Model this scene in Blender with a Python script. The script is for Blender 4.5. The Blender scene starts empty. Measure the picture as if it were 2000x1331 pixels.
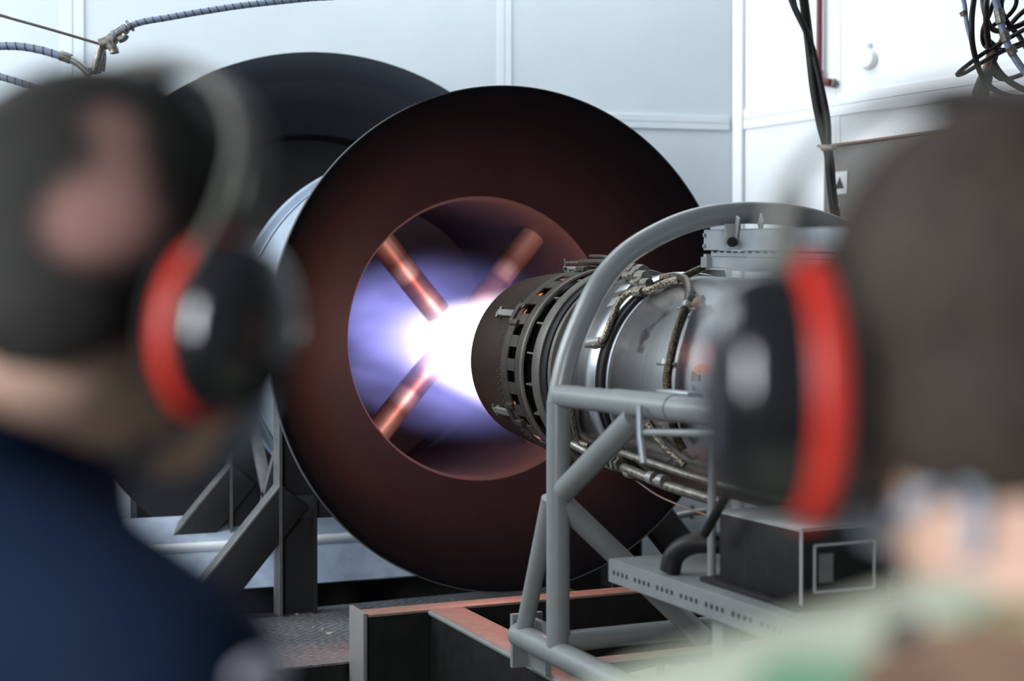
import bpy, bmesh, math, random
from mathutils import Vector, Matrix, Euler
from mathutils.bvhtree import BVHTree
random.seed(7)
PI = math.pi
SC = bpy.context.scene
COL = SC.collection

# ------------------------------------------------------------------ camera
FPX = 2778.0                                   # 50 mm lens, 2000 px frame
YAW = math.radians(24); PIT = math.atan(45.5/FPX)
CAM = Vector((0, 0, 1.5))                      # +Y = engine axis, pointing at the exhaust duct
FW = Vector((math.sin(YAW)*math.cos(PIT), math.cos(YAW)*math.cos(PIT), -math.sin(PIT)))
RT = Vector((math.cos(YAW), -math.sin(YAW), 0)); UP = RT.cross(FW)
FH = Vector((math.sin(YAW), math.cos(YAW), 0))
cd = bpy.data.cameras.new('camera'); cd.sensor_width = 36; cd.lens = 36*FPX/2000
cd.clip_start = 0.02; cd.clip_end = 100
cd.dof.use_dof = True; cd.dof.focus_distance = 4.9; cd.dof.aperture_fstop = 2.1
cam = bpy.data.objects.new('camera', cd); COL.objects.link(cam)
cam.matrix_world = Matrix(((RT.x, UP.x, -FW.x, CAM.x), (RT.y, UP.y, -FW.y, CAM.y), (RT.z, UP.z, -FW.z, CAM.z), (0, 0, 0, 1)))
SC.camera = cam

# ------------------------------------------------------------------ world, daylight, exposure
SC.view_settings.view_transform = 'Standard'; SC.view_settings.look = 'None'
SC.view_settings.gamma = 1; SC.view_settings.use_curve_mapping = False
SC.view_settings.exposure = 0.0
wd = bpy.data.worlds.new('daylight'); SC.world = wd; wd.use_nodes = True
bg = wd.node_tree.nodes['Background']; bg.inputs[0].default_value = (0.72, 0.86, 1.0, 1); bg.inputs[1].default_value = 0.16

def CF(lat, dep, z):                           # camera-ground frame: metres to the right, ahead, up
    return Vector((RT.x*lat+FH.x*dep, RT.y*lat+FH.y*dep, z))
def area(name, loc, target, sx, sy, power, col):
    l = bpy.data.lights.new(name, 'AREA'); l.shape = 'RECTANGLE'; l.size = sx; l.size_y = sy; l.energy = power; l.color = col
    o = bpy.data.objects.new(name, l); COL.objects.link(o); o.location = loc
    o.rotation_euler = (Vector(target)-Vector(loc)).to_track_quat('-Z', 'Y').to_euler(); return o
# daylight of the tall clerestory on the left wall and of the roof lights over the test bed
area('window_daylight', CF(-4.6, 4.6, 3.9), CF(2.6, 6.6, 1.9), 4.6, 2.2, 320, (0.86, 0.94, 1.0))
area('roof_light', CF(-0.2, 6.9, 5.0), CF(0.0, 6.7, 0), 5.0, 1.6, 120, (0.88, 0.95, 1.0))
area('door_daylight', CF(-1.9, -1.0, 2.2), CF(0.1, 1.0, 1.4), .55, 1.3, 105, (0.90, 0.96, 1.0))      # open hangar door behind the photographer, to the left

# ------------------------------------------------------------------ helpers: points on real planes
def ray(u, v): return FW + RT*((u-1000)/FPX) - UP*((v-665.5)/FPX)
def at_d(u, v, d): return CAM + ray(u, v)*d
def at_y(u, v, y): r = ray(u, v); return CAM + r*(y/r.y)
def at_x(u, v, x): r = ray(u, v); return CAM + r*(x/r.x)
def at_z(u, v, z): r = ray(u, v); return CAM + r*((z-CAM.z)/r.z)

# ------------------------------------------------------------------ materials
MATS = {}
def mat(name, col, rough=0.5, metal=0.0, col2=None, scale=8.0, fac=(0.35, 0.7), bump=0.0, bscale=60.0, stretch=(1, 1, 1), spec=0.5, rvar=0.0, detail=5.0, coat=0.0):
    if name in MATS: return MATS[name]
    m = bpy.data.materials.new(name); m.use_nodes = True; MATS[name] = m
    nt = m.node_tree; b = nt.nodes['Principled BSDF']
    b.inputs['Base Color'].default_value = (*col, 1); b.inputs['Roughness'].default_value = rough; b.inputs['Metallic'].default_value = metal
    b.inputs['Specular IOR Level'].default_value = spec; b.inputs['Coat Weight'].default_value = coat
    if col2 or bump or rvar:
        tc = nt.nodes.new('ShaderNodeTexCoord'); mp = nt.nodes.new('ShaderNodeMapping'); mp.inputs['Scale'].default_value = stretch
        nt.links.new(tc.outputs['Object'], mp.inputs[0])
        n = nt.nodes.new('ShaderNodeTexNoise'); n.inputs['Scale'].default_value = scale; n.inputs['Detail'].default_value = detail
        nt.links.new(mp.outputs[0], n.inputs['Vector'])
        if col2:
            r = nt.nodes.new('ShaderNodeValToRGB'); r.color_ramp.elements[0].position = fac[0]; r.color_ramp.elements[1].position = fac[1]
            r.color_ramp.elements[0].color = (*col, 1); r.color_ramp.elements[1].color = (*col2, 1)
            nt.links.new(n.outputs[0], r.inputs[0]); nt.links.new(r.outputs[0], b.inputs['Base Color'])
        if rvar:
            mr = nt.nodes.new('ShaderNodeMapRange'); mr.inputs[3].default_value = max(0.02, rough-rvar); mr.inputs[4].default_value = rough+rvar
            nt.links.new(n.outputs[0], mr.inputs[0]); nt.links.new(mr.outputs[0], b.inputs['Roughness'])
        if bump:
            n2 = nt.nodes.new('ShaderNodeTexNoise'); n2.inputs['Scale'].default_value = bscale; nt.links.new(mp.outputs[0], n2.inputs['Vector'])
            bp = nt.nodes.new('ShaderNodeBump'); bp.inputs['Strength'].default_value = bump; bp.inputs['Distance'].default_value = 0.01
            nt.links.new(n2.outputs[0], bp.inputs['Height']); nt.links.new(bp.outputs[0], b.inputs['Normal'])
    return m
def nodes(m): return m.node_tree.nodes, m.node_tree.links, m.node_tree.nodes['Principled BSDF']

mat('wall_back', (0.60, 0.66, 0.70), 0.55, 0, (0.68, 0.735, 0.77), 1.6, (0.3, 0.75), 0.04, 90)
mat('wall_right', (0.90, 0.92, 0.94), 0.5, 0, (0.94, 0.95, 0.96), 1.2, (0.3, 0.75))
mat('batten_white', (0.95, 0.96, 0.97), 0.45, 0, (0.97, 0.975, 0.98), 3)
mat('batten', (0.70, 0.76, 0.80), 0.45, 0, (0.76, 0.81, 0.84), 3)
mat('concrete', (0.05, 0.047, 0.043), 0.75, 0, (0.10, 0.092, 0.085), 3.0, (0.3, 0.75), 0.1, 40)
mat('tread', (0.16, 0.165, 0.17), 0.5, 0.3, (0.25, 0.255, 0.26), 5.0)
mat('ring_paint', (0.0042, 0.0048, 0.0066), 0.6, 0, (0.0060, 0.0066, 0.0085), 7, (0.3, 0.8), 0.03, 120, spec=0.05)
mat('ring_edge', (0.10, 0.10, 0.095), 0.5, 0.3)
mat('duct_black', (0.018, 0.016, 0.017), 0.7)
mat('bell_paint', (0.028, 0.032, 0.041), 0.4, 0.0, (0.036, 0.037, 0.039), 2.5, (0.4, 0.8), 0.03, 60)
mat('barrel', (0.52, 0.60, 0.72), 0.42, 0.25, (0.40, 0.46, 0.56), 14, (0.45, 0.75))
mat('stand_pale', (0.16, 0.16, 0.155), 0.5, 0.1, (0.10, 0.10, 0.10), 20, (0.4, 0.8))  # light on left flanges and brace tops, put into a paler stand colour
mat('stand_dark', (0.022, 0.021, 0.021), 0.6)
mat('frame_grey', (0.235, 0.248, 0.243), 0.36, 0.15, (0.27, 0.282, 0.277), 16, (0.35, 0.75), 0.02, 150)
mat('galv', (0.36, 0.39, 0.42), 0.42, 0.55, (0.44, 0.47, 0.50), 9)
mat('beam_top_lit', (0.25, 0.165, 0.13), 0.5, 0.1, (0.33, 0.22, 0.17), 24, (0.4, 0.75))  # the flame's orange light on the beams is tinted into this colour
mat('beam_black', (0.010, 0.0098, 0.0095), 0.42, 0, (0.016, 0.0155, 0.015), 18)
mat('end_plate', (0.24, 0.235, 0.225), 0.5, 0.1)
mat('black_paint', (0.010, 0.010, 0.010), 0.6, 0, (0.016, 0.016, 0.015), 25, spec=.25)
mat('chip_white', (0.45, 0.45, 0.44), 0.6)
mat('rubber', (0.010, 0.009, 0.009), 0.5, spec=.3)
mat('rubber_grey', (0.045, 0.05, 0.06), 0.5)
mat('hose_grey', (0.20, 0.25, 0.35), 0.55, 0.1)
mat('cable_steel', (0.10, 0.075, 0.065), 0.5, 0.5)
mat('fitting', (0.14, 0.125, 0.105), 0.45, 0.7, (0.30, 0.28, 0.24), 60)
mat('fitting_pale', (0.42, 0.42, 0.40), 0.4, 0.7)
mat('red_pipe', (0.16, 0.02, 0.03), 0.4)
mat('skin', (0.74, 0.45, 0.33), 0.5, 0, (0.78, 0.50, 0.39), 20)
mat('skin_light', (0.66, 0.40, 0.30), 0.5, 0, (0.70, 0.44, 0.34), 20)
mat('muff_black', (0.012, 0.012, 0.013), 0.16, 0, coat=0.4)
mat('muff_red', (0.72, 0.035, 0.02), 0.4)
mat('muff_pad', (0.015, 0.015, 0.015), 0.7)
mat('muff_wire', (0.15, 0.15, 0.13), 0.5, 0.0)
mat('navy', (0.005, 0.012, 0.032), 0.85, 0, (0.007, 0.016, 0.042), 12, bump=0.2, bscale=30, spec=.12)
mat('trouser_navy', (0.010, 0.015, 0.03), 0.85)
mat('boot', (0.015, 0.013, 0.012), 0.4)
mat('strap', (0.33, 0.39, 0.48), 0.7)
mat('strap_dim', (0.30, 0.28, 0.31), 0.7)
mat('pale_cloth', (0.62, 0.62, 0.72), 0.7)
mat('cream', (0.55, 0.50, 0.43), 0.5, 0.1)
mat('cabinet', (0.17, 0.16, 0.145), 0.5, 0.1)
mat('paper', (0.62, 0.62, 0.60), 0.7)
mat('ink', (0.03, 0.03, 0.03), 0.7)
mat('orange', (0.85, 0.30, 0.10), 0.5)
mat('clay', (0.25, 0.14, 0.08), 0.6)

def m_steel(name, c1, c2, rough):
    m = mat(name, c1, rough, 1.0); n, l, b = nodes(m)
    tc = n.new('ShaderNodeTexCoord'); mp = n.new('ShaderNodeMapping'); mp.inputs['Scale'].default_value = (2, 30, 2)
    l.new(tc.outputs['Object'], mp.inputs[0])
    a = n.new('ShaderNodeTexNoise'); a.inputs['Scale'].default_value = 2.5; a.inputs['Detail'].default_value = 6; l.new(mp.outputs[0], a.inputs['Vector'])
    s = n.new('ShaderNodeTexNoise'); s.inputs['Scale'].default_value = 9; s.inputs['Detail'].default_value = 8; l.new(tc.outputs['Object'], s.inputs['Vector'])
    r = n.new('ShaderNodeValToRGB'); r.color_ramp.elements[0].color = (*c1, 1); r.color_ramp.elements[1].color = (*c2, 1)
    r.color_ramp.elements[0].position = .35; r.color_ramp.elements[1].position = .65; l.new(a.outputs[0], r.inputs[0])
    r2 = n.new('ShaderNodeValToRGB'); r2.color_ramp.elements[0].position = .66; r2.color_ramp.elements[1].position = .72
    r2.color_ramp.elements[0].color = (1, 1, 1, 1); r2.color_ramp.elements[1].color = (.35, .33, .3, 1); l.new(s.outputs[0], r2.inputs[0])
    mx = n.new('ShaderNodeMix'); mx.data_type = 'RGBA'; mx.blend_type = 'MULTIPLY'; mx.inputs[0].default_value = 1
    l.new(r.outputs[0], mx.inputs[6]); l.new(r2.outputs[0], mx.inputs[7]); l.new(mx.outputs[2], b.inputs['Base Color'])
    mr = n.new('ShaderNodeMapRange'); mr.inputs[3].default_value = rough-.02; mr.inputs[4].default_value = rough+.03
    l.new(a.outputs[0], mr.inputs[0]); l.new(mr.outputs[0], b.inputs['Roughness'])
    return m
m_steel('casing', (0.54, 0.53, 0.51), (0.58, 0.57, 0.56), 0.24)
m_steel('casing_bright', (0.62, 0.63, 0.65), (0.72, 0.73, 0.75), 0.3)
m_steel('duct_metal', (0.17, 0.165, 0.16), (0.24, 0.23, 0.22), 0.34)
mat('nozzle', (0.042, 0.027, 0.019), 0.5, 0.5, (0.070, 0.047, 0.034), 6, (0.3, 0.75), 0.05, 80, (1, .3, 1))
mat('nozzle_ring', (0.08, 0.07, 0.06), 0.48, 0.6, (0.12, 0.105, 0.09), 14, (0.35, 0.7), 0.04, 90)
mat('nozzle_dark', (0.012, 0.011, 0.011), 0.6, 0.3)
mat('flange_metal', (0.20, 0.185, 0.165), 0.45, 0.7, (0.26, 0.24, 0.215), 12)
mat('tin', (0.26, 0.26, 0.25), 0.5, 0.6, (0.34, 0.33, 0.31), 20)

def m_braid(name, c1, c2):
    m = mat(name, c1, 0.4, 0.75); n, l, b = nodes(m)
    tc = n.new('ShaderNodeTexCoord'); w = n.new('ShaderNodeTexVoronoi'); w.inputs['Scale'].default_value = 170
    l.new(tc.outputs['Object'], w.inputs['Vector'])
    r = n.new('ShaderNodeValToRGB'); r.color_ramp.elements[0].position = .15; r.color_ramp.elements[1].position = .55
    r.color_ramp.elements[0].color = (*c2, 1); r.color_ramp.elements[1].color = (*c1, 1); l.new(w.outputs['Distance'], r.inputs[0]); l.new(r.outputs[0], b.inputs['Base Color'])
    bp = n.new('ShaderNodeBump'); bp.inputs['Strength'].default_value = .6; bp.inputs['Distance'].default_value = .003; bp.invert = True
    l.new(w.outputs['Distance'], bp.inputs['Height']); l.new(bp.outputs[0], b.inputs['Normal'])
m_braid('braid_brown', (0.05, 0.036, 0.024), (0.17, 0.13, 0.085))
m_braid('braid_silver', (0.16, 0.13, 0.095), (0.50, 0.44, 0.35))

def emis(name, col, strength):
    m = mat(name, (0.02, 0.02, 0.02), 0.8); n, l, b = nodes(m)
    b.inputs['Emission Color'].default_value = (*col, 1); b.inputs['Emission Strength'].default_value = strength; return m
m = emis('hot_liner', (1.0, 0.22, 0.03), 1.0); n, l, b = nodes(m)
tc = n.new('ShaderNodeTexCoord'); nz = n.new('ShaderNodeTexNoise'); nz.inputs['Scale'].default_value = 14; l.new(tc.outputs['Object'], nz.inputs['Vector'])
mr = n.new('ShaderNodeMapRange'); mr.inputs[1].default_value = .54; mr.inputs[2].default_value = .68; mr.inputs[3].default_value = 0; mr.inputs[4].default_value = 3.2
l.new(nz.outputs[0], mr.inputs[0]); l.new(mr.outputs[0], b.inputs['Emission Strength'])

# ------------------------------------------------------------------ mesh builder
class MB:
    def __init__(s): s.v = []; s.f = []
    def add(s, vs, fs):
        o = len(s.v); s.v += [Vector(p) for p in vs]; s.f += [[i+o for i in f] for f in fs]; return s
    def box(s, c, size, rot=None):
        c = Vector(c); hx, hy, hz = size[0]/2, size[1]/2, size[2]/2
        R = rot if rot else Matrix.Identity(3)
        vs = [c + R @ Vector((x, y, z)) for z in (-hz, hz) for y in (-hy, hy) for x in (-hx, hx)]
        return s.add(vs, [(0, 2, 3, 1), (4, 5, 7, 6), (0, 1, 5, 4), (2, 6, 7, 3), (0, 4, 6, 2), (1, 3, 7, 5)])
    def bbox(s, a, b):                         # axis-aligned from corner a to corner b
        a, b = Vector(a), Vector(b); d = b-a
        return s.box((a+b)/2, (abs(d.x), abs(d.y), abs(d.z)))
    def bevbox(s, c, size, bev=0.004, rot=None):
        bm = bmesh.new(); bmesh.ops.create_cube(bm, size=1)
        for v in bm.verts: v.co = Vector((v.co.x*size[0], v.co.y*size[1], v.co.z*size[2]))
        bmesh.ops.bevel(bm, geom=bm.edges[:], offset=bev, segments=2, affect='EDGES', profile=.5)
        R = rot if rot else Matrix.Identity(3); c = Vector(c); bm.verts.index_update()
        s.add([c + R @ v.co for v in bm.verts], [[v.index for v in f.verts] for f in bm.faces]); bm.free(); return s
    def tube(s, pts, r, n=12, cap=True, closed=False):
        pts = [Vector(p) for p in pts]; rs = r if isinstance(r, (list, tuple)) else [r]*len(pts)
        N = len(pts); T = []
        for i in range(N):
            a = pts[(i-1) % N] if closed else pts[max(i-1, 0)]; c = pts[(i+1) % N] if closed else pts[min(i+1, N-1)]
            T.append((c-a).normalized())
        nn = T[0].orthogonal().normalized(); vs = []
        for i in range(N):
            nn = (nn - T[i]*nn.dot(T[i])).normalized(); b = T[i].cross(nn)
            vs += [pts[i] + (nn*math.cos(2*PI*k/n) + b*math.sin(2*PI*k/n))*rs[i] for k in range(n)]
        fs = []
        for i in range(N if closed else N-1):
            j = (i+1) % N
            fs += [(i*n+k, i*n+(k+1) % n, j*n+(k+1) % n, j*n+k) for k in range(n)]
        if cap and not closed: fs += [tuple(range(n-1, -1, -1)), tuple((N-1)*n+k for k in range(n))]
        return s.add(vs, fs)
    def lathe(s, prof, org, ax, n=96, closed=False, a0=0, a1=2*PI):   # prof: (radius, distance along ax)
        org = Vector(org); ax = Vector(ax).normalized(); h = ax.cross(Vector((0, 0, 1))).normalized(); w = h.cross(ax)
        full = abs(a1-a0-2*PI) < 1e-6; m_ = n if full else n+1; vs = []
        for r, t in prof:
            vs += [org + ax*t + (h*math.cos(a0+(a1-a0)*k/n) + w*math.sin(a0+(a1-a0)*k/n))*r for k in range(m_)]
        fs = []; P = len(prof)
        for i in range(P if closed else P-1):
            j = (i+1) % P
            for k in range(n):
                q = (k+1) % m_ if full else k+1
                fs.append((i*m_+k, i*m_+q, j*m_+q, j*m_+k))
        return s.add(vs, fs)
    def prism(s, poly, d):                     # polygon (3D points) extruded by vector d
        n = len(poly); poly = [Vector(p) for p in poly]; d = Vector(d)
        return s.add(poly+[p+d for p in poly], [tuple(range(n)), tuple(range(2*n-1, n-1, -1))]+[(i, i+n, (i+1) % n+n, (i+1) % n) for i in range(n)])
    def sph(s, c, r, nu=16, nv=10, rot=None):
        c = Vector(c); r = r if isinstance(r, (tuple, list, Vector)) else (r, r, r); R = rot if rot else Matrix.Identity(3)
        vs = [c + R @ Vector((0, 0, r[2]))]
        for i in range(1, nv):
            for k in range(nu):
                a = PI*i/nv; b_ = 2*PI*k/nu
                vs.append(c + R @ Vector((r[0]*math.sin(a)*math.cos(b_), r[1]*math.sin(a)*math.sin(b_), r[2]*math.cos(a))))
        vs.append(c + R @ Vector((0, 0, -r[2]))); L = len(vs)-1
        fs = [(0, 1+k, 1+(k+1) % nu) for k in range(nu)]
        for i in range(nv-2):
            fs += [(1+i*nu+k, 1+(i+1)*nu+k, 1+(i+1)*nu+(k+1) % nu, 1+i*nu+(k+1) % nu) for k in range(nu)]
        fs += [(L, 1+(nv-2)*nu+(k+1) % nu, 1+(nv-2)*nu+k) for k in range(nu)]
        return s.add(vs, fs)
    def taper(s, a, ra, b, rb, n=16):          # capsule with two radii
        s.tube([a, b], [ra, rb], n); s.sph(a, ra, n, 8); s.sph(b, rb, n, 8); return s
    def mesh(s, name, org=(0, 0, 0)):
        me = bpy.data.meshes.new(name); o = Vector(org)
        me.from_pydata([v-o for v in s.v], [], s.f); me.validate()
        bm = bmesh.new(); bm.from_mesh(me); bmesh.ops.recalc_face_normals(bm, faces=bm.faces); bm.to_mesh(me); bm.free(); return me
    def build(s, name, material, parent=None, smooth=40, org=None, local=False):
        po = Vector((0, 0, 0))
        if parent: po = wloc(parent)
        if org is None: org = po if parent else s.base()
        me = s.mesh(name, (0, 0, 0) if local else org)
        return link(name, me, material, parent, (0, 0, 0) if local else Vector(org)-po, smooth)
    def base(s):
        xs = [v.x for v in s.v]; ys = [v.y for v in s.v]; zs = [v.z for v in s.v]
        return Vector(((min(xs)+max(xs))/2, (min(ys)+max(ys))/2, min(zs)))
def wloc(o):
    p = Vector(o.location)
    while o.parent: o = o.parent; p += Vector(o.location)
    return p
def link(name, me, material, parent=None, loc=(0, 0, 0), smooth=40):
    if material: me.materials.clear(); me.materials.append(MATS[material] if isinstance(material, str) else material)
    if smooth:
        me.polygons.foreach_set('use_smooth', [True]*len(me.polygons)); me.set_sharp_from_angle(angle=math.radians(smooth))
    o = bpy.data.objects.new(name, me); COL.objects.link(o); o.location = loc
    if parent: o.parent = parent
    return o
def inst(src, name, parent, M):               # another object on the same mesh data; M = matrix in the parent's space
    o = bpy.data.objects.new(name, src.data if hasattr(src, 'data') else src); COL.objects.link(o)
    if parent: o.parent = parent
    o.matrix_basis = M; return o
def empty(name, loc):
    o = bpy.data.objects.new(name, None); o.empty_display_size = .1; COL.objects.link(o); o.location = loc; return o
def tag(o, label=None, cat=None, group=None, kind=None):
    if label: o['label'] = label
    if cat: o['category'] = cat
    if group: o['group'] = group
    if kind: o['kind'] = kind
    return o
def spline(pts, k=8):                          # Catmull-Rom through 3D points
    P = [Vector(p) for p in pts]; P = [P[0]*2-P[1]]+P+[P[-1]*2-P[-2]]; out = []
    for i in range(1, len(P)-2):
        for j in range(k):
            t = j/k; a, b, c, d = P[i-1], P[i], P[i+1], P[i+2]
            out.append(.5*((2*b)+(c-a)*t+(2*a-5*b+4*c-d)*t*t+(3*b-a-3*c+d)*t**3))
    out.append(P[-2]); return out
def frame(z, x=None):                          # rotation matrix with local Z along z
    z = Vector(z).normalized(); x = Vector(x) if x else z.orthogonal(); x = (x-z*x.dot(z)).normalized(); y = z.cross(x)
    return Matrix((x, y, z)).transposed()
def M4(R, t): M = R.to_4x4(); M.translation = Vector(t); return M
def hexbolt(r=.01, h=.008, washer=True):
    m_ = MB()
    m_.tube([(0, 0, 0), (0, 0, h)], r, 6)
    if washer: m_.tube([(0, 0, -.001), (0, 0, .002)], r*1.35, 14)
    m_.tube([(0, 0, h), (0, 0, h*1.3)], r*.55, 10)
    return m_.mesh('bolt')

# ================================================================== SETTING
# test-cell room: pale panelled back wall meeting a brighter perforated wall at an obtuse corner
CORNER = CF(1.34, 8.5, 0)
bdir = -(RT*math.sin(math.radians(79))+FH*math.cos(math.radians(79)))     # back wall runs left from the corner
rdir = RT*math.sin(math.radians(38))-FH*math.cos(math.radians(38))        # right wall runs towards the camera
HW = 5.2
def wallslab(name, a, d, length, out, m_):
    mb = MB(); p = Vector(a); q = p+d*length
    mb.prism([p, q, q+out*.12, p+out*.12], (0, 0, HW)); o = mb.build(name, m_, smooth=0); tag(o, kind='structure'); return o
bn = Vector((bdir.y, -bdir.x, 0)); bn = bn if bn.dot(FH) < 0 else -bn      # normals into the room
rn = Vector((rdir.y, -rdir.x, 0)); rn = rn if rn.dot(RT) < 0 else -rn
wall_back = wallslab('wall_back', CORNER, bdir, 8.5, -bn, 'wall_back')
wall_right = wallslab('wall_right', CORNER, rdir, 8.0, -rn, 'wall_right')
def on_wall(u, v, which):
    n_ = bn if which == 'b' else rn; r = ray(u, v); return CAM + r*((CORNER-CAM).dot(n_)/r.dot(n_))
# perforation of the right wall: fine bump only (holes far too small to pick apart)
n, l, b = nodes(MATS['wall_right']); tc = n.new('ShaderNodeTexCoord'); vo = n.new('ShaderNodeTexVoronoi'); vo.inputs['Scale'].default_value = 70; vo.inputs['Randomness'].default_value = 0
l.new(tc.outputs['Object'], vo.inputs['Vector']); bp = n.new('ShaderNodeBump'); bp.inputs['Strength'].default_value = .15; bp.inputs['Distance'].default_value = .004
l.new(vo.outputs['Distance'], bp.inputs['Height']); l.new(bp.outputs[0], b.inputs['Normal'])

mb = MB(); mb.bbox((-6, -4, -.1), (11, 13, 0)); floor = mb.build('floor', 'concrete', smooth=0); tag(floor, kind='structure')
# battens over the panel joints (children of the walls)
def batten(wall, n_, a, b_, w, t=.012):
    a, b_ = Vector(a), Vector(b_); ax = (b_-a).normalized(); R = frame(ax, n_)
    for s in (-1, 1):                           # two lapped strips with the joint line between
        mb = MB(); mb.box((a+b_)/2+R.col[1]*s*w*.27+n_*t/2, (t, w*.5, (b_-a).length), R); mb.build('batten', 'batten_white' if wall is wall_right else 'batten', wall, smooth=0)
for u in (145, 985):
    p = on_wall(u, 600, 'b'); batten(wall_back, bn, (p.x, p.y, .02), (p.x, p.y, HW-.02), .075 if u > 500 else .11)
zb = on_wall(1430, 242, 'b').z
p0 = CORNER+bdir*.05; p1 = CORNER+bdir*8.3
for s in (0,):
    batten(wall_back, bn, (p0.x, p0.y, zb), (p1.x, p1.y, zb), .075)
q0 = CORNER+rdir*.05; q1 = CORNER+rdir*7.8
batten(wall_right, rn, (q0.x, q0.y, zb+.02), (q1.x, q1.y, zb+.02), .11)
p = on_wall(1634, 300, 'r'); batten(wall_right, rn, (p.x, p.y, .02), (p.x, p.y, HW-.02), .05, .006)
mb = MB(); cc = CORNER+rn*.02+rdir*.03; mb.box((cc.x, cc.y, HW/2), (.02, .07, HW-.02), frame((0, 0, 1), rn)); trim = mb.build('trim_1', 'batten_white', smooth=0); tag(trim, kind='structure')

# ================================================================== EXHAUST DUCT
AX = Vector((0, 1, 0))
# --- front collector ring: shallow dished flange with a thick rim, hole and throat tube
RC = Vector((2.38, 5.29, 1.408))
ring = empty('exhaust_collector', (RC.x, RC.y+.3, 0.25))
tag(ring, 'dark maroon dished steel ring around the jet flame, on black column stand', 'exhaust ring')
mb = MB(); mb.lathe([(1.028, 0), (1.028, .022), (.98, .062), (.63, .372), (.612, .372), (.612, .352), (1.0, .002)], RC, AX, 160, closed=True)
flange = mb.build('flange', 'ring_paint', ring, 50)
mb = MB(); mb.lathe([(1.029, -.002), (1.033, -.002), (1.033, .024), (1.029, .024)], RC, AX, 160, closed=True); mb.build('rim_edge', 'ring_edge', ring, 60)
mb = MB(); mb.lathe([(.612, .352), (.60, .38), (.605, .5), (.62, .9), (.66, 1.45), (.69, 1.9), (.705, 1.9), (.675, 1.45), (.64, .9), (.625, .4)], RC, AX, 128, closed=True); mb.build('throat', 'duct_black', ring, 50)
mb = MB(); mb.lathe([(.66, .385), (.84, .42), (.845, 1.30), (.875, 1.30), (.88, 1.36), (.85, 1.40), (.70, 1.44), (.69, 1.40), (.82, 1.36), (.82, .45), (.66, .40)], RC, AX, 128, closed=True); mb.build('outer_barrel', 'barrel', ring, 35)
mb = MB(); mb.lathe([(.846, 1.22), (.8485, 1.225), (.8485, 1.235), (.846, 1.24)], RC, AX, 128, closed=True); mb.build('barrel_seam', 'duct_black', ring, 60)
# cross of four heat-stained pipes inside the throat
m = mat('strut_pipe', (0.30, 0.25, 0.22), 0.36, 0.8); n, l, b = nodes(m)
tc = n.new('ShaderNodeTexCoord'); sp = n.new('ShaderNodeSeparateXYZ'); l.new(tc.outputs['Object'], sp.inputs[0])
ramp = n.new('ShaderNodeValToRGB'); cr = ramp.color_ramp
cr.elements[0].position = 0; cr.elements[0].color = (.22, .13, .11, 1); cr.elements[1].position = 1; cr.elements[1].color = (.62, .58, .54, 1)
for pos, c in ((.22, (.24, .14, .13)), (.33, (.60, .48, .42)), (.42, (.32, .22, .19)), (.52, (.24, .14, .11)), (.56, (.60, .50, .44)), (.62, (.62, .58, .54)), (.70, (.26, .18, .15)), (.80, (.45, .36, .30))):
    e = cr.elements.new(pos); e.color = (*c, 1)
mr = n.new('ShaderNodeMapRange'); mr.inputs[1].default_value = 0; mr.inputs[2].default_value = .62; l.new(sp.outputs[2], mr.inputs[0]); l.new(mr.outputs[0], ramp.inputs[0]); l.new(ramp.outputs[0], b.inputs['Base Color'])
# the inner ends sit in the flame and glow with heat
mr2 = n.new('ShaderNodeMapRange'); mr2.inputs[1].default_value = .045; mr2.inputs[2].default_value = .14; mr2.inputs[3].default_value = 14; mr2.inputs[4].default_value = 0; mr2.interpolation_type = 'SMOOTHSTEP'
l.new(sp.outputs[2], mr2.inputs[0]); l.new(mr2.outputs[0], b.inputs['Emission Strength']); b.inputs['Emission Color'].default_value = (1, .42, .22, 1)
XC = Vector((2.385, 5.98, 1.418))
for a in (130, 50, 229, 311):
    d = Vector((math.cos(math.radians(a)), 0, math.sin(math.radians(a)))); bow = Vector((d.z, 0, -d.x))*(-.012 if a in (130, 311) else .012)
    mb = MB(); mb.tube(spline([Vector((0, 0, .0)), Vector((bow.length*.6, 0, .2)), Vector((bow.length, 0, .35)), Vector((0, 0, .63))], 6), .060, 20)
    o = mb.build('cross_pipe', 'strut_pipe', ring, 50, local=True)
    o.matrix_basis = M4(frame(d, AX), XC-ring.location)
mb = MB(); mb.tube([XC-AX*.05, XC+AX*.09], .07, 24); mb.build('cross_hub', 'strut_pipe', ring, 50, org=XC)
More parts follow.
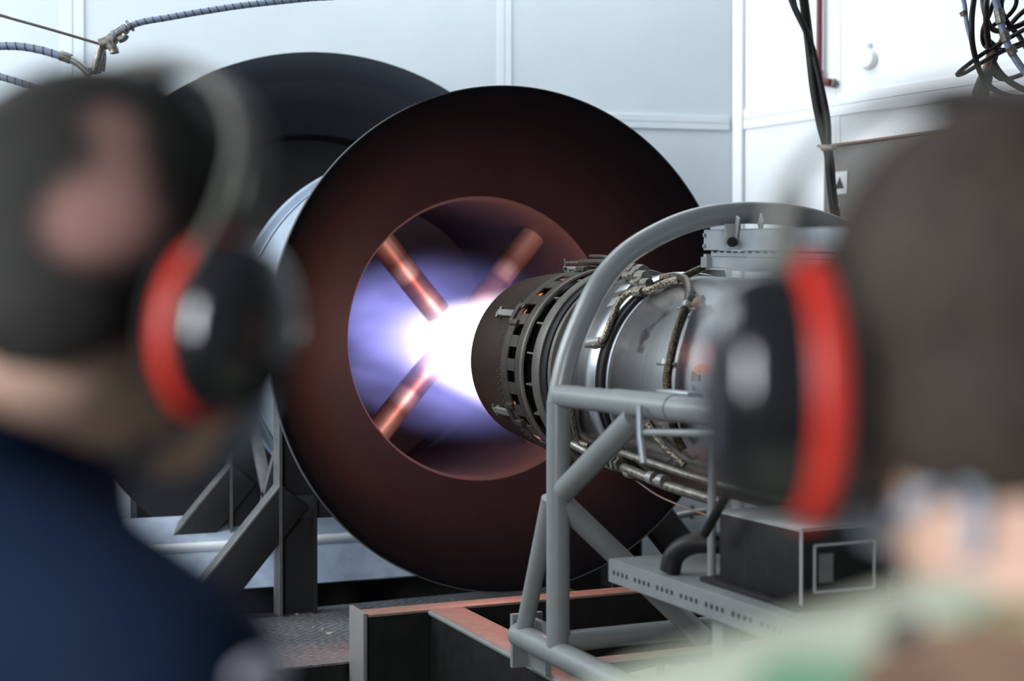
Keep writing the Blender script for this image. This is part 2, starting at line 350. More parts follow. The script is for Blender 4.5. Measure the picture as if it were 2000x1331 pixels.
# column stand under the ring: two pairs of columns with X-bracing and raking braces
def column(x, y, z0, z1, side, name='column'):
    mb = MB()
    mb.bbox((x-.075, y-.008, z0), (x+.075, y+.008, z1)); c = mb.build(name, 'stand_dark', ring, 0)
    for sx in (-1, 1):
        f_ = MB(); f_.bbox((x+sx*.075-.006, y-.05, z0), (x+sx*.075+.006, y+.05, z1)); f_.build('column_flange', 'stand_pale' if sx < 0 else 'stand_dark', c, 0)  # left flange gets the paler colour to carry its light
    return c
def bar(p, q, w, t, up, name, m_):
    p, q = Vector(p), Vector(q); mb = MB(); mb.bevbox((p+q)/2, (w, t, (q-p).length), .003, frame(q-p, up)); return mb.build(name, m_, ring, 40)
for xs, sgn in ((1.60, -1), (3.16, 1)):
    for yy in (5.84, 6.75):
        column(xs, yy, .25, 1.15, sgn)
        # raking brace outwards
        d_ = Vector((sgn*.45, 0, -.53)).normalized(); dn = Vector((-d_.z*-sgn*0-sgn*.762*-1, 0, .648)).normalized()
        br_ = bar(Vector((xs+sgn*.07, yy, .80))-dn*.075, Vector((xs+sgn*.52, yy, .27))-dn*.075, .09, .15, (0, 1, 0), 'raking_brace', 'stand_dark')
        cap_ = bar((xs+sgn*.07, yy, .80), (xs+sgn*.52, yy, .27), .095, .012, (0, 1, 0), 'brace_lit_top', 'stand_pale')  # thin pale strip added as the brace's lit top face
    for (za, zb2) in ((.28, 1.12), (1.12, .28)):
        bar((xs-.0, 5.90, za), (xs, 6.70, zb2), .05, .035, (1, 0, 0), 'cross_brace', 'stand_pale')
for sgn in (-1, 1):                             # saddle plates from columns to the barrel
    for yy in (5.84, 6.5):
        bar((2.38+sgn*.78, yy, 1.12), (2.38+sgn*.70, yy, 1.0), .10, .03, (0, 1, 0), 'saddle', 'stand_dark')
bar((1.53, 5.84, .70), (3.23, 5.84, .70), .05, .10, (0, 1, 0), 'tie_rail', 'stand_dark')

# --- rear bell-mouth: big grey flared inlet of the silencer duct
BC = Vector((2.048, 6.9, 1.52)); ba = math.radians(8); BA = Vector((math.sin(ba), math.cos(ba), 0))
bell = empty('silencer_bellmouth', (BC.x, BC.y+.3, 0)); tag(bell, 'large dark grey flared duct mouth behind the maroon ring, under pale wall', 'duct mouth')
prof = []
for k in range(0, 11):
    t_ = k/10; prof.append((1.3-.36*t_**.9, .004+.356*t_))
prof = [(1.3057, 0)]+prof+[(.955, .36), (.965, .40), (1.10, .16), (1.28, .045), (1.3057, .03)]
mb = MB(); mb.lathe(prof, BC, BA, 160, closed=True); mb.build('flare', 'bell_paint', bell, 50)
mb = MB(); mb.lathe([(.94, .361), (.93, .56), (.95, .56), (.955, .361)], BC, BA, 128, closed=True); mb.build('duct_lining', 'duct_black', bell, 50)
mb = MB(); mb.lathe([(.935, .55), (.0001, .55)], BC, BA, 96); mb.build('duct_end', 'duct_black', bell, 50)
mb = MB(); mb.lathe([(.958, .42), (.975, .42), (.975, .56), (.958, .56)], BC, BA, 96, closed=True); mb.build('duct_shell', 'stand_dark', bell, 50)
for sx in (-.85, .85):
    c = BC+Vector((BA.y, -BA.x, 0))*sx+BA*.45; mb = MB(); mb.bbox((c.x-.08, c.y-.1, 0), (c.x+.08, c.y+.1, 1.08)); mb.build('leg', 'stand_dark', bell, 0)
# added pale sheet for the flare's lit lower lip; white bead is its highlight
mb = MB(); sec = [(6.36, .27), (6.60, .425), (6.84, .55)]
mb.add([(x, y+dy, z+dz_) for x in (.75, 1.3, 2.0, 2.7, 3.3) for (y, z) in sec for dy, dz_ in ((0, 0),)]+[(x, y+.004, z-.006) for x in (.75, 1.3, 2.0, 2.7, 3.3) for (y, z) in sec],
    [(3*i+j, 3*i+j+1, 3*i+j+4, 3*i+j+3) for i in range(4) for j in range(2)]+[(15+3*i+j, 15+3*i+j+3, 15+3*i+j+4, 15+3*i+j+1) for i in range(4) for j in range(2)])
ap = mb.build('lit_lip_sheet', 'barrel', bell, 20)
mb = MB(); mb.tube([(.75, 6.60, .43), (3.3, 6.60, .43)], .026, 14); mb.build('highlight_bead', 'batten_white', ap, 50)
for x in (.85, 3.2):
    mb = MB(); mb.bbox((x-.02, 6.58, 0), (x+.02, 6.62, .38)); mb.build('lit_lip_leg', 'stand_dark', ap, 0)
c = BC+BA*.25; mb = MB(); mb.box((c.x, c.y-.05, .13), (3.3, .14, .24), Matrix.Rotation(-ba, 3, 'Z')); mb.build('base_beam', 'stand_dark', bell, 0)

# ================================================================== JET ENGINE
E0 = Vector((2.35, 4.95, 1.342)); TL = math.radians(2.2)
EU = Vector((0, -math.cos(TL), -math.sin(TL)))            # upstream direction (towards the camera)
EH = Vector((1, 0, 0)); EV = EH.cross(EU); EV = EV if EV.z > 0 else -EV
def ep(s, a, r): a = math.radians(a); return E0+EU*s+(EH*math.cos(a)+EV*math.sin(a))*r   # a: 0 right, 90 top, 180 left
def on_eng(u, v, R):                                      # nearest point of the engine cylinder of radius R seen there
    d = ray(u, v); w = CAM-E0; dp = d-EU*d.dot(EU); wp = w-EU*w.dot(EU)
    A = dp.dot(dp); B = dp.dot(wp); C = wp.dot(wp)-R*R; D = B*B-A*C
    t = (-B-math.sqrt(D))/A if D > 0 else -B/A
    return CAM+d*t
eng = empty('jet_engine', (2.35, 3.6, .45)); tag(eng, 'bare metal jet engine with burnt nozzle held inside grey tubular frame', 'jet engine')
def lat(name, prof, m_, parent=eng, n_=120, sm=35): mb = MB(); mb.lathe(prof, E0, EU, n_, closed=True); return mb.build(name, m_, parent, sm)
nozzle = lat('nozzle', [(.311, 0), (.318, .004), (.331, .16), (.338, .33), (.338, .355), (.330, .355), (.327, .16), (.306, .006)], 'nozzle')
lat('hot_liner', [(.296, .02), (.300, .5), (.293, .5), (.289, .02)], 'hot_liner')
# slotted ring: windows cut between two bands
NS = 26; mb = MB(); R1 = .346; bands = [.35, .405, .47, .535]
per = 8
def ring_pt(s_, k, r): return ep(s_, 360*k/(NS*per), r)
for bi in range(3):
    for k in range(NS*per):
        ph = k % per
        if bi == 1 and ph in (1, 2, 3, 4): continue
        a = [ring_pt(bands[bi], k, R1), ring_pt(bands[bi], k+1, R1), ring_pt(bands[bi+1], k+1, R1+.001), ring_pt(bands[bi+1], k, R1+.001)]
        c = sum(a, Vector())/4; nrm = (c-(E0+EU*(c-E0).dot(EU))).normalized()
        mb.prism(a, -nrm*.006)
slot = mb.build('slotted_ring', 'nozzle_ring', eng, 0)
lat('gap_core', [(.318, .355), (.318, .66), (.308, .66), (.308, .355)], 'nozzle_dark')
lat('lip_band', [(.347, .520), (.352, .523), (.352, .540), (.345, .542)], 'flange_metal', slot)
lat('flange_ring', [(.330, .625), (.353, .625), (.355, .632), (.355, .672), (.350, .678), (.330, .678)], 'flange_metal')
lat('clamp_band', [(.330, .690), (.346, .692), (.350, .705), (.346, .722), (.330, .724)], 'nozzle_dark')
lat('seal_band', [(.326, .725), (.342, .728), (.343, .75), (.326, .752)], 'flange_metal')
lat('tail_duct', [(.322, .66), (.328, .74), (.324, .99), (.312, .99), (.312, .66)], 'duct_metal')
lat('bright_band', [(.324, .985), (.340, .99), (.342, 1.0), (.341, 1.055), (.338, 1.06), (.324, 1.06)], 'casing_bright')
lat('joint_band', [(.32, 1.06), (.330, 1.062), (.330, 1.075), (.336, 1.08), (.336, 1.095), (.330, 1.10), (.32, 1.10)], 'nozzle_dark')
lat('casing', [(.326, 1.10), (.329, 1.11), (.327, 1.9), (.325, 2.75), (.30, 2.75), (.30, 1.10)], 'casing')
lat('rear_joint', [(.327, 1.118), (.3315, 1.120), (.3315, 1.130), (.327, 1.132)], 'casing_bright')
lat('inlet_flange', [(.30, 2.74), (.37, 2.74), (.37, 2.77), (.40, 2.85), (.44, 2.88), (.43, 2.90), (.38, 2.87), (.30, 2.80)], 'casing_bright')
mb = MB(); mb.lathe([(.31, 2.72), (.0001, 2.60)], E0, EU, 48); mb.build('inlet_core', 'nozzle_dark', eng)
# rivets on the nozzle: hundreds, tiny
mb = MB()
for k in range(96):
    for s_, off in ((.305, 0), (.325, 1.9), (.342, 0)):
        if (k//3) % 4 == 3: continue
        a = k*3.75+off; c = ep(s_, a, .338); mb.sph(c, .0032, 6, 4)
rv = mb.build('rivets', 'nozzle_ring', eng, 60); tag(rv, kind='stuff')
# star-shaped spacers in the dark gap
mb = MB(); mb.box((0, 0, .014), (.006, .060, .026)); mb.box((.014, .014, .010), (.005, .040, .016), Matrix.Rotation(-.9, 3, 'Z')); mb.box((-.014, .014, .010), (.005, .040, .016), Matrix.Rotation(.9, 3, 'Z'))
sme = mb.mesh('spacer'); sme.materials.append(MATS['flange_metal'])
for k in range(20):
    a = 8+k*18; c = ep(.585, a, .316); nr = (c-E0); nr = nr-EU*nr.dot(EU)
    inst(sme, 'spacer', eng, M4(frame(nr, EU.cross(nr)), c-eng.location))
# hinge arms reaching from the slotted ring to the lip
def arm_meshes():
    a = MB(); a.bevbox((0, .075, .014), (.026, .125, .012), .003); a.bevbox((0, .004, .010), (.022, .030, .022), .003)
    bk = MB(); bk.bevbox((0, .145, .012), (.075, .026, .022), .004); bk.bevbox((.034, .175, .012), (.022, .06, .020), .003); bk.bevbox((-.034, .165, .012), (.020, .05, .018), .003)
    pn = MB(); pn.tube([(-.022, .0, .014), (.022, .0, .014)], .007, 10); pn.tube([(0, -.035, .010), (0, .0, .012)], .004, 8)
    return a.mesh('hinge_arm'), bk.mesh('bracket'), pn.mesh('hinge_pin')
A_, B_, P_ = arm_meshes(); A_.materials.append(MATS['tin']); B_.materials.append(MATS['nozzle_ring']); P_.materials.append(MATS['fitting'])
for a in (93, 148, 209, 262, 318, 25):
    c = ep(.215, a, .334); nr = c-E0; nr = nr-EU*nr.dot(EU); R = frame(nr, EU.cross(nr)*-1)
    R = Matrix((EU.cross(nr).normalized(), EU, nr.normalized())).transposed()
    o = inst(A_, 'hinge_arm', eng, M4(R, c-eng.location)); inst(B_, 'bracket', o, Matrix.Identity(4)); inst(P_, 'hinge_pin', o, Matrix.Identity(4))
# actuator standing proud at the crown of the nozzle
def etube(name, pts, r, m_, parent=eng, n_=10, k=6): mb = MB(); mb.tube(spline(pts, k), r, n_); return mb.build(name, m_, parent, 60)
act = etube('actuator', [ep(.30, 92, .37), ep(.45, 92, .372), ep(.62, 92, .365)], .011, 'nozzle_ring')
etube('actuator_rod', [ep(.17, 92, .368), ep(.30, 92, .37)], .005, 'fitting', act)
etube('actuator_link', [ep(.17, 92, .335), ep(.17, 92, .385)], .003, 'fitting', act)
etube('actuator_fork', [ep(.36, 90.5, .392), ep(.5, 91, .387), ep(.72, 92, .352)], .007, 'nozzle_ring', act)
# pipework on the casing
def surf(pts, R): return [on_eng(u, v, R) for u, v in pts]
h1 = etube('braided_hose', surf([(1292, 545), (1318, 541), (1340, 548), (1346, 575), (1338, 605), (1322, 650), (1310, 700), (1303, 745), (1309, 795), (1320, 850), (1335, 880)], .349), .0125, 'braid_brown', n_=14)
for u, v in ((1341, 600), (1302, 708)):
    p = on_eng(u, v, .349); q = on_eng(u-2, v+8, .349); mb = MB(); mb.tube([p-(q-p)*.6, p+(q-p)*.6], .0165, 14); c = mb.build('hose_clamp', 'fitting_pale', h1, 40, org=p)
    w = on_eng(u-18, v+3, .345); mb = MB(); mb.tube([w, on_eng(u+18, v+4, .345)], .004, 8); mb.build('clamp_bolt', 'fitting', h1, 40)
etube('black_strap', surf([(1360, 583), (1368, 596), (1356, 618), (1344, 655), (1332, 700), (1326, 745), (1328, 790), (1340, 850)], .331), .0115, 'rubber')
mb = MB(); p = on_eng(1364, 590, .345); mb.bevbox(p, (.035, .035, .02), .004, frame((p-E0)-EU*(p-E0).dot(EU))); mb.build('strap_block', 'clay', eng, 40)
h2 = etube('silver_hose', surf([(1150, 672), (1166, 674), (1180, 660), (1195, 625), (1208, 594), (1232, 572), (1268, 567), (1300, 553), (1325, 546)], .345), .0115, 'braid_silver', n_=14)
p, q = on_eng(1146, 671, .345), on_eng(1176, 667, .345); mb = MB(); mb.tube([p, p.lerp(q, .5), q], .0155, 14); mb.build('end_sleeve', 'fitting_pale', h2, 40)
p, q = on_eng(1240, 571, .345), on_eng(1256, 571, .345); mb = MB(); mb.tube([p, q], .016, 14); mb.build('end_sleeve', 'braid_silver', h2, 40)
etube('crown_hose', [on_eng(1325, 546, .345), ep(1.20, 92, .366), ep(1.30, 84, .372), ep(1.42, 70, .36), ep(1.48, 55, .345)], .0115, 'braid_brown', n_=12)
for (s_, a_, r_, L_, R_) in ((1.02, 118, .345, .11, .016), (.93, 112, .350, .14, .020), (.86, 106, .352, .12, .024), (.80, 100, .35, .10, .020)):
    mb = MB(); mb.tube([ep(s_-L_/2, a_, r_), ep(s_-L_*.1, a_, r_), ep(s_-L_*.1, a_, r_), ep(s_+L_/2, a_, r_)], [R_*.7, R_*.7, R_, R_], 8); mb.tube([ep(s_-L_*.12, a_, r_), ep(s_+L_*.1, a_, r_)], R_*1.2, 6)
    mb.build('pipe_fitting', 'fitting', eng, 30)
for (u, v) in ((1208, 568), (1193, 593)):
    p = on_eng(u, v, .336); q = on_eng(u+22, v-6, .336); nr = (p-E0)-EU*(p-E0).dot(EU); mb = MB(); mb.bevbox((p+q)/2, (.012, .040, (q-p).length*1.1), .003, frame(q-p, nr)); mb.build('bracket_tab', 'fitting_pale', eng, 30)
# lower side pipework
etube('braided_hose', surf([(1112, 780), (1117, 800), (1122, 835), (1132, 862), (1150, 872)], .345), .010, 'braid_silver', n_=12)
l1 = etube('drain_pipe', surf([(1120, 868), (1150, 885), (1190, 908)], .347)+[ep(1.08, 228, .362), ep(1.2, 229, .366), ep(1.35, 231, .37), ep(1.6, 234, .365)], .016, 'fitting', n_=14)
for s_ in (1.10, 1.24, 1.30): mb = MB(); mb.tube([ep(s_, 229, .365), ep(s_+.03, 229, .365)], .020, 14); mb.build('pipe_collar', 'fitting_pale', l1, 40)
for s_ in (.98, 1.0, 1.03, 1.06): mb = MB(); mb.tube([ep(s_, 226, .358), ep(s_+.014, 226, .358)], .022, 6); mb.build('pipe_nut', 'fitting_pale' if s_ == 1.03 else 'fitting', l1, 30)
etube('copper_line', [ep(1.12, 234, .375), ep(1.3, 236, .40), ep(1.6, 240, .405)], .0028, 'clay', n_=8)
etube('lower_pipe', [ep(1.05, 218, .345), ep(1.25, 219, .35), ep(1.6, 222, .35), ep(2.0, 222, .345)], .011, 'fitting', n_=10)
etube('braided_hose', [ep(1.36, 196, .338), ep(1.42, 206, .342), ep(1.50, 216, .345)], .010, 'braid_silver', n_=10)
# orange oval decal and small plate on the casing
def decal(u, v, du, dv, m_, name, R=.3295, n_=20, sq=False):
    pts = []
    if sq: uv = [(-1, -1), (0, -1), (1, -1), (1, 0), (1, 1), (0, 1), (-1, 1), (-1, 0)]
    else: uv = [(math.cos(2*PI*k/n_), math.sin(2*PI*k/n_)) for k in range(n_)]
    pts = [on_eng(u+du*a, v+dv*b_, R) for a, b_ in uv]; c = on_eng(u, v, R); N = len(pts)
    mb = MB(); mb.add([c]+pts, [(0, 1+k, 1+(k+1) % N) for k in range(N)]); mb.build(name, m_, eng, 60)
decal(1378, 722, 25, 12, 'orange', 'orange_decal')
decal(1357, 735, 8, 10, 'fitting', 'data_plate', sq=True)
# stiffening block where the rail meets the casing
mb = MB(); mb.bevbox(at_x(1327, 768, 1.90), (.05, .16, .012), .003); mb.build('mount_pad', 'galv', eng, 40)

# ================================================================== FLAME
fl = MB(); fl.lathe([(.0005, -.04), (.286, -.04), (.30, .02), (.36, .2), (.44, .55), (.56, .75), (.57, 1.2), (.60, 2.0), (.62, 2.45), (.0005, 2.45)], E0, AX, 48)
flame = fl.build('jet_flame', None, None, 40, org=E0); tag(flame, 'white hot jet flame turning violet blue inside the maroon ring', 'flame', kind='stuff')
m = bpy.data.materials.new('flame_volume'); m.use_nodes = True; n = m.node_tree.nodes; l = m.node_tree.links
for x in list(n): n.remove(x)
def nd(t, **k):
    q = n.new(t)
    for a, v in k.items(): setattr(q, a, v)
    return q
out = nd('ShaderNodeOutputMaterial'); em = nd('ShaderNodeEmission'); l.new(em.outputs[0], out.inputs['Volume'])
tc = nd('ShaderNodeTexCoord'); sp = nd('ShaderNodeSeparateXYZ'); l.new(tc.outputs['Object'], sp.inputs[0])
def mth(op, a, b_=None, c=None):
    q = nd('ShaderNodeMath', operation=op)
    for i, x in enumerate((a, b_, c)):
        if x is None: continue
        if isinstance(x, (int, float)): q.inputs[i].default_value = x
        else: l.new(x, q.inputs[i])
    return q.outputs[0]
def mrange(x, a, b_, c, d, smooth=True):
    q = nd('ShaderNodeMapRange'); q.interpolation_type = 'SMOOTHSTEP' if smooth else 'LINEAR'
    for i, y in enumerate((a, b_, c, d)): q.inputs[i+1].default_value = y
    l.new(x, q.inputs[0]); return q.outputs[0]
X, Y, Z = sp.outputs[0], sp.outputs[1], sp.outputs[2]
zz = mth('SUBTRACT', Z, mth('MULTIPLY', Y, .035))
rr = mth('SQRT', mth('ADD', mth('MULTIPLY', X, X), mth('MULTIPLY', zz, zz)))
mp = nd('ShaderNodeMapping'); mp.inputs['Scale'].default_value = (5, .7, 5); l.new(tc.outputs['Object'], mp.inputs[0])
nz = nd('ShaderNodeTexNoise'); nz.inputs['Scale'].default_value = 1.0; nz.inputs['Detail'].default_value = 2; l.new(mp.outputs[0], nz.inputs['Vector'])
# white core near the nozzle
core_r = mrange(Y, 0, 1.1, .31, .21, False)
core = mth('MULTIPLY', mrange(mth('DIVIDE', rr, core_r), .55, 1.0, 1, 0), mrange(Y, .75, 1.7, 1, 0))
# violet plume further down the tube
pl_r = mth('SUBTRACT', mrange(Y, .0, 1.0, .34, .47, False), mrange(Y, 1.0, 2.4, 0, .08, False))
plume = mth('MULTIPLY', mth('MULTIPLY', mrange(mth('DIVIDE', rr, pl_r), .35, 1.0, 1, 0), mrange(Y, .1, .9, .25, 1)), mrange(Y, 1.8, 2.45, 1, .1))
plume = mth('MULTIPLY', plume, mrange(nz.outputs[0], .35, .65, .35, 1.5))
mx = nd('ShaderNodeMix', data_type='RGBA'); mx.inputs[6].default_value = (.36, .36, 1.0, 1); mx.inputs[7].default_value = (1.0, .84, .95, 1)
cs = mth('MULTIPLY', core, 3.8); ps = mth('MULTIPLY', plume, .85); tot = mth('ADD', cs, ps)
l.new(mth('DIVIDE', cs, mth('ADD', tot, .0001)), mx.inputs[0]); l.new(mx.outputs[2], em.inputs[0]); l.new(tot, em.inputs[1])
try: m.cycles.volume_step_rate = 0.25
except Exception: pass
flame.data.materials.clear(); flame.data.materials.append(m)
def flamelight(name, loc, power, col, r):
    L = bpy.data.lights.new(name, 'POINT'); L.energy = power; L.color = col; L.shadow_soft_size = r
    o = bpy.data.objects.new(name, L); COL.objects.link(o); o.parent = flame; o.location = Vector(loc)-flame.location
flamelight('flame_glow', (2.36, 5.40, 1.37), 27, (1.0, .22, .08), .12)
flamelight('flame_glow', (2.37, 5.70, 1.39), 1.5, (1.0, .40, .40), .10)

# ================================================================== GREY TUBULAR FRAME
fr = empty('engine_cradle_hoop', (1.74, 3.59, .52)); tag(fr, 'grey painted tubular frame with arched hoop over the engine', 'engine frame')
def ftube(name, pts, r=.032, m_='frame_grey', par=fr, n_=20): mb = MB(); mb.tube(pts, r, n_); return mb.build(name, m_, par, 50)
half = [(1.74, .575), (1.74, 1.20), (1.742, 1.26), (1.751, 1.31), (1.775, 1.399), (1.812, 1.486), (1.872, 1.595), (1.959, 1.683), (2.086, 1.752), (2.207, 1.792), (2.33, 1.809), (2.42, 1.812)]
hp = [(x, 3.59, z) for x, z in half]+[(4.84-x, 3.59, z) for x, z in reversed(half[:-1])]
ftube('hoop', spline(hp, 5), .033, n_=24)
for sx in (1.74, 3.10):
    ftube('base_tube', [(sx, 3.86, .553), (sx, 1.6, .553)], .036)
    ftube('strut', [(sx, 3.82, .57), (sx, 3.64, .985)], .026)
    ftube('side_rail', [(sx, 3.57, 1.281), (sx, 1.6, 1.281)], .032)
    ftube('knee_brace', [(sx, 3.545, 1.02), (sx, 3.14, 1.25)], .033)
    ftube('rear_post', [(sx, 1.75, .57), (sx, 1.75, 1.27)], .032)
ftube('rail_sleeve', [(1.74, 3.25, 1.281), (1.74, 2.95, 1.281)], .0345)
ftube('cross_tube', [(1.76, 3.59, .585), (3.08, 3.59, .585)], .030)
ftube('diagonal', [(1.755, 3.59, .975), (2.19, 3.55, .565)], .032)
ftube('diagonal', [(3.085, 3.59, .975), (2.65, 3.55, .565)], .032)
# thin rods of the T-shaped stay beside the rail
ftube('stay_rod', [at_x(1249, 792, 1.69), at_x(1250, 850, 1.69), at_x(1257, 905, 1.69)], .0085, 'galv')
ftube('stay_rod', [at_x(1252, 845, 1.70), at_x(1400, 848, 1.70)], .009, 'frame_grey')
# welded lugs, clamp plates and bolts holding frame to trolley
bm_ = hexbolt(.011, .010); bm_.materials.append(MATS['black_paint'])
for sx, sg in ((1.775, 1), (3.065, -1)):
    mb = MB(); prof = [(0, -.062), (.0, .05), (.018, .075), (.055, .075), (.075, .055), (.075, -.062)]
    mb.prism([(sx, 3.80+y, .535+z) for y, z in [(-.055, -.085), (-.055, .03), (-.02, .065), (.06, .065), (.085, .04), (.085, -.085)]], (-.02*0+.018, 0, 0)); cp = mb.build('clamp_plate', 'frame_grey', fr, 30)
    mb = MB(); mb.prism([(sx-.05, 3.87+y, .535+z) for y, z in [(-.0, -.085), (0, .075), (.018, .075), (.018, -.085)]], (.10, 0, 0)); cp2 = mb.build('clamp_plate', 'frame_grey', fr, 30)
    for dx, dz in ((-.03, .03), (.03, -.005)):
        inst(bm_, 'bolt', cp2, M4(frame((0, -1, 0)), Vector((sx+dx, 3.868, .535+dz))-fr.location))

# ================================================================== TOP RACK hanging below the hoop
VD = ray(257, 479).normalized(); rp0 = at_d(1375, 452, 4.34)                # rack axis points away and slightly up
rk = empty('cable_rack', rp0); tag(rk, 'galvanised channel rack bolted under the grey arch above the engine', 'rack')
side = VD.cross(Vector((0, 0, 1))).normalized(); upv = side.cross(VD).normalized()
def rbox(a0, a1, x0, x1, z0, z1, name, m_='galv', par=rk):
    z0 *= .92; z1 *= .92; c = rp0 - VD*((a0+a1)/2) + side*((x0+x1)/2) + upv*((z0+z1)/2)
    mb = MB(); mb.box(c, (abs(x1-x0), abs(a1-a0), abs(z1-z0)), Matrix((side, VD, upv)).transposed()); return mb.build(name, m_, par, 0)
LEN = 1.4
pl = rbox(0, LEN, 0, .006, -.062, .004, 'side_channel'); rbox(0, LEN, 0, .05, 0, .005, 'top_lip', par=pl)
rbox(.03, LEN, .012, .018, -.082, -.064, 'slotted_strip'); rbox(.03, LEN, .006, .012, -.118, -.084, 'lower_channel')
rbox(.02, LEN, .0, .10, -.126, -.120, 'bottom_tray'); rbox(0, LEN, .13, .136, -.12, .004, 'side_channel')
for k in range(9): rbox(.05+k*.05, .075+k*.05, .0105, .0125, -.070, -.0645, 'slot', 'nozzle_dark')
ec = rbox(.004, .05, -.01, .012, -.12, -.085, 'end_cheek', 'frame_grey'); rbox(.0, .02, .0, .13, -.11, -.075, 'end_hinge', 'galv')
bm2 = hexbolt(.007, .006, False); bm2.materials.append(MATS['galv'])
for a_, z_ in ((.012, -.012), (.012, -.045)): inst(bm2, 'bolt', pl, M4(frame(-side), rp0-VD*a_+upv*z_-side*.0-rk.location))
for u, dp in ((1438, 4.10), (1485, 4.10)):
    a = at_d(u+4, 424, dp); b_ = at_d(u-2, 478 if u < 1460 else 447, dp+.02)
    mb = MB(); mb.bevbox((a+b_)/2, (.006, .05, (a-b_).length), .002, frame(a-b_, RT)); hg = mb.build('hanger', 'frame_grey', rk, 30)
    if u < 1460:
        p_ = at_d(1431, 458, dp+.012); mb = MB(); mb.bevbox(p_, (.048, .006, .06), .002, Matrix((RT, -FW, UP)).transposed()); mb.build('hanger_plate', 'frame_grey', hg, 30)
        inst(bm_, 'bolt', hg, M4(frame(-FH), at_d(1430, 473, 4.085)-rk.location))

# ================================================================== TROLLEY (black channel frame with tops tinted with orange flame light)
tr = empty('engine_trolley', (2.3, 3.7, 0)); tag(tr, 'low black steel beam trolley under the engine, tops tinted orange with flame light', 'trolley')
def beam_x(x0, x1, y0, y1, z1, name, h=.30):
    mb = MB(); mb.bbox((x0, y0+.012, z1-h), (x1, y0+.022, z1-.008)); o = mb.build(name, 'beam_black', tr, 0)
    t_ = MB(); t_.bevbox(((x0+x1)/2, (y0+y1)/2, z1-.005), (x1-x0, y1-y0, .010), .002); t_.build('top_flange', 'beam_top_lit', o, 30)
    t_ = MB(); t_.bevbox(((x0+x1)/2, (y0+y1)/2, z1-h), (x1-x0, y1-y0, .010), .002); t_.build('bottom_flange', 'beam_black', o, 30); return o
def beam_y(y0, y1, x0, x1, z1, name, h=.30):
    mb = MB(); mb.bbox((x0+.004, y0, z1-h), (x0+.014, y1, z1-.006)); o = mb.build(name, 'beam_black', tr, 0)
    t_ = MB(); t_.bevbox(((x0+x1)/2, (y0+y1)/2, z1-.005), (x1-x0, y1-y0, .010), .004); t_.build('top_flange', 'beam_top_lit', o, 30)
    t_ = MB(); t_.tube([(x0+.004, y0, z1-.012), (x0+.004, y1, z1-.012)], .011, 10); t_.build('edge_bead', 'frame_grey', o, 50)
    t_ = MB(); t_.bevbox(((x0+x1)/2, (y0+y1)/2, z1-h), (x1-x0, y1-y0, .010), .003); t_.build('bottom_flange', 'beam_black', o, 30); return o
beam_x(1.57, 3.20, 4.77, 4.87, .45, 'cross_beam', .36)
mb = MB(); mb.bevbox((1.556, 4.845, .265), (.016, .165, .385), .003); mb.build('end_plate', 'end_plate', tr, 30)
mb = MB(); mb.bevbox((3.214, 4.845, .265), (.016, .165, .385), .003); mb.build('end_plate', 'end_plate', tr, 30)
beam_y(1.5, 4.77, 1.80, 1.93, .45, 'long_beam', .36); beam_y(1.5, 4.77, 2.94, 3.07, .45, 'long_beam', .36)
beam_x(1.94, 2.93, 3.85, 3.93, .44, 'cross_beam', .22); beam_x(1.94, 2.93, 2.2, 2.28, .44, 'cross_beam', .22)
for wx in (1.86, 3.0):
    for wy in (4.4, 1.9):
        mb = MB(); mb.lathe([(.02, -.025), (.055, -.025), (.06, -.015), (.06, .015), (.055, .025), (.02, .025)], (wx, wy, .062), (1, 0, 0), 28, closed=True); mb.build('caster_wheel', 'rubber', tr, 40)
# engine cradle pads carrying the casing
for yy in (2.75, 2.0):
    for sx, dx in ((2.10, -.1), (2.60, .1)):
        mb = MB(); mb.tube([(sx+dx, yy, .45), (sx, yy, 1.03-.02*abs(yy-3.3))], .022, 12); mb.build('cradle_leg', 'frame_grey', tr, 50)
# pale fittings at the foot of the cradle
mb = MB(); mb.bevbox(at_z(1290, 1318, .46), (.17, .10, .02), .003, Matrix.Rotation(.3, 3, 'Z')); fp = mb.build('foot_plate', 'cream', tr, 30)
p = at_z(1290, 1318, .47); inst(bm_, 'bolt', fp, M4(frame((0, 0, 1)), p-tr.location)); mb = MB(); mb.tube([p, p+Vector((0, 0, .03))], .012, 12); mb.build('stud', 'fitting', fp, 40, org=None)
mb = MB(); mb.bevbox(at_z(1350, 1305, .46), (.05, .04, .02), .003, Matrix.Rotation(.7, 3, 'Z')); mb.build('foot_plate', 'cream', tr, 30)
mb = MB(); mb.bevbox(at_z(1425, 1292, .46), (.05, .04, .02), .003, Matrix.Rotation(-.3, 3, 'Z')); mb.build('foot_plate', 'cream', tr, 30)

# ================================================================== PLATFORM with tread plates
pf = empty('tread_platform', (1.0, 5.4, 0)); tag(pf, 'worn grey tread plate platform beside the trolley end', 'platform')
m = MATS['tread']; n, l, b = nodes(m); tc = n.new('ShaderNodeTexCoord'); mp = n.new('ShaderNodeMapping'); mp.inputs['Rotation'].default_value = (0, 0, .6); mp.inputs['Scale'].default_value = (28, 42, 1)
l.new(tc.outputs['Object'], mp.inputs[0]); vo = n.new('ShaderNodeTexVoronoi'); vo.inputs['Scale'].default_value = 1; vo.inputs['Randomness'].default_value = .5; vo.voronoi_dimensions = '2D'; l.new(mp.outputs[0], vo.inputs['Vector'])
bp = n.new('ShaderNodeBump'); bp.inputs['Strength'].default_value = 1.0; bp.inputs['Distance'].default_value = .012; bp.invert = True; l.new(vo.outputs['Distance'], bp.inputs['Height']); l.new(bp.outputs[0], b.inputs['Normal'])
def plate(poly, z, t=.008):
    mb = MB(); mb.prism([(x, y, z-t) for x, y in poly], (0, 0, t)); return mb.build('tread_plate', 'tread', pf, 0)
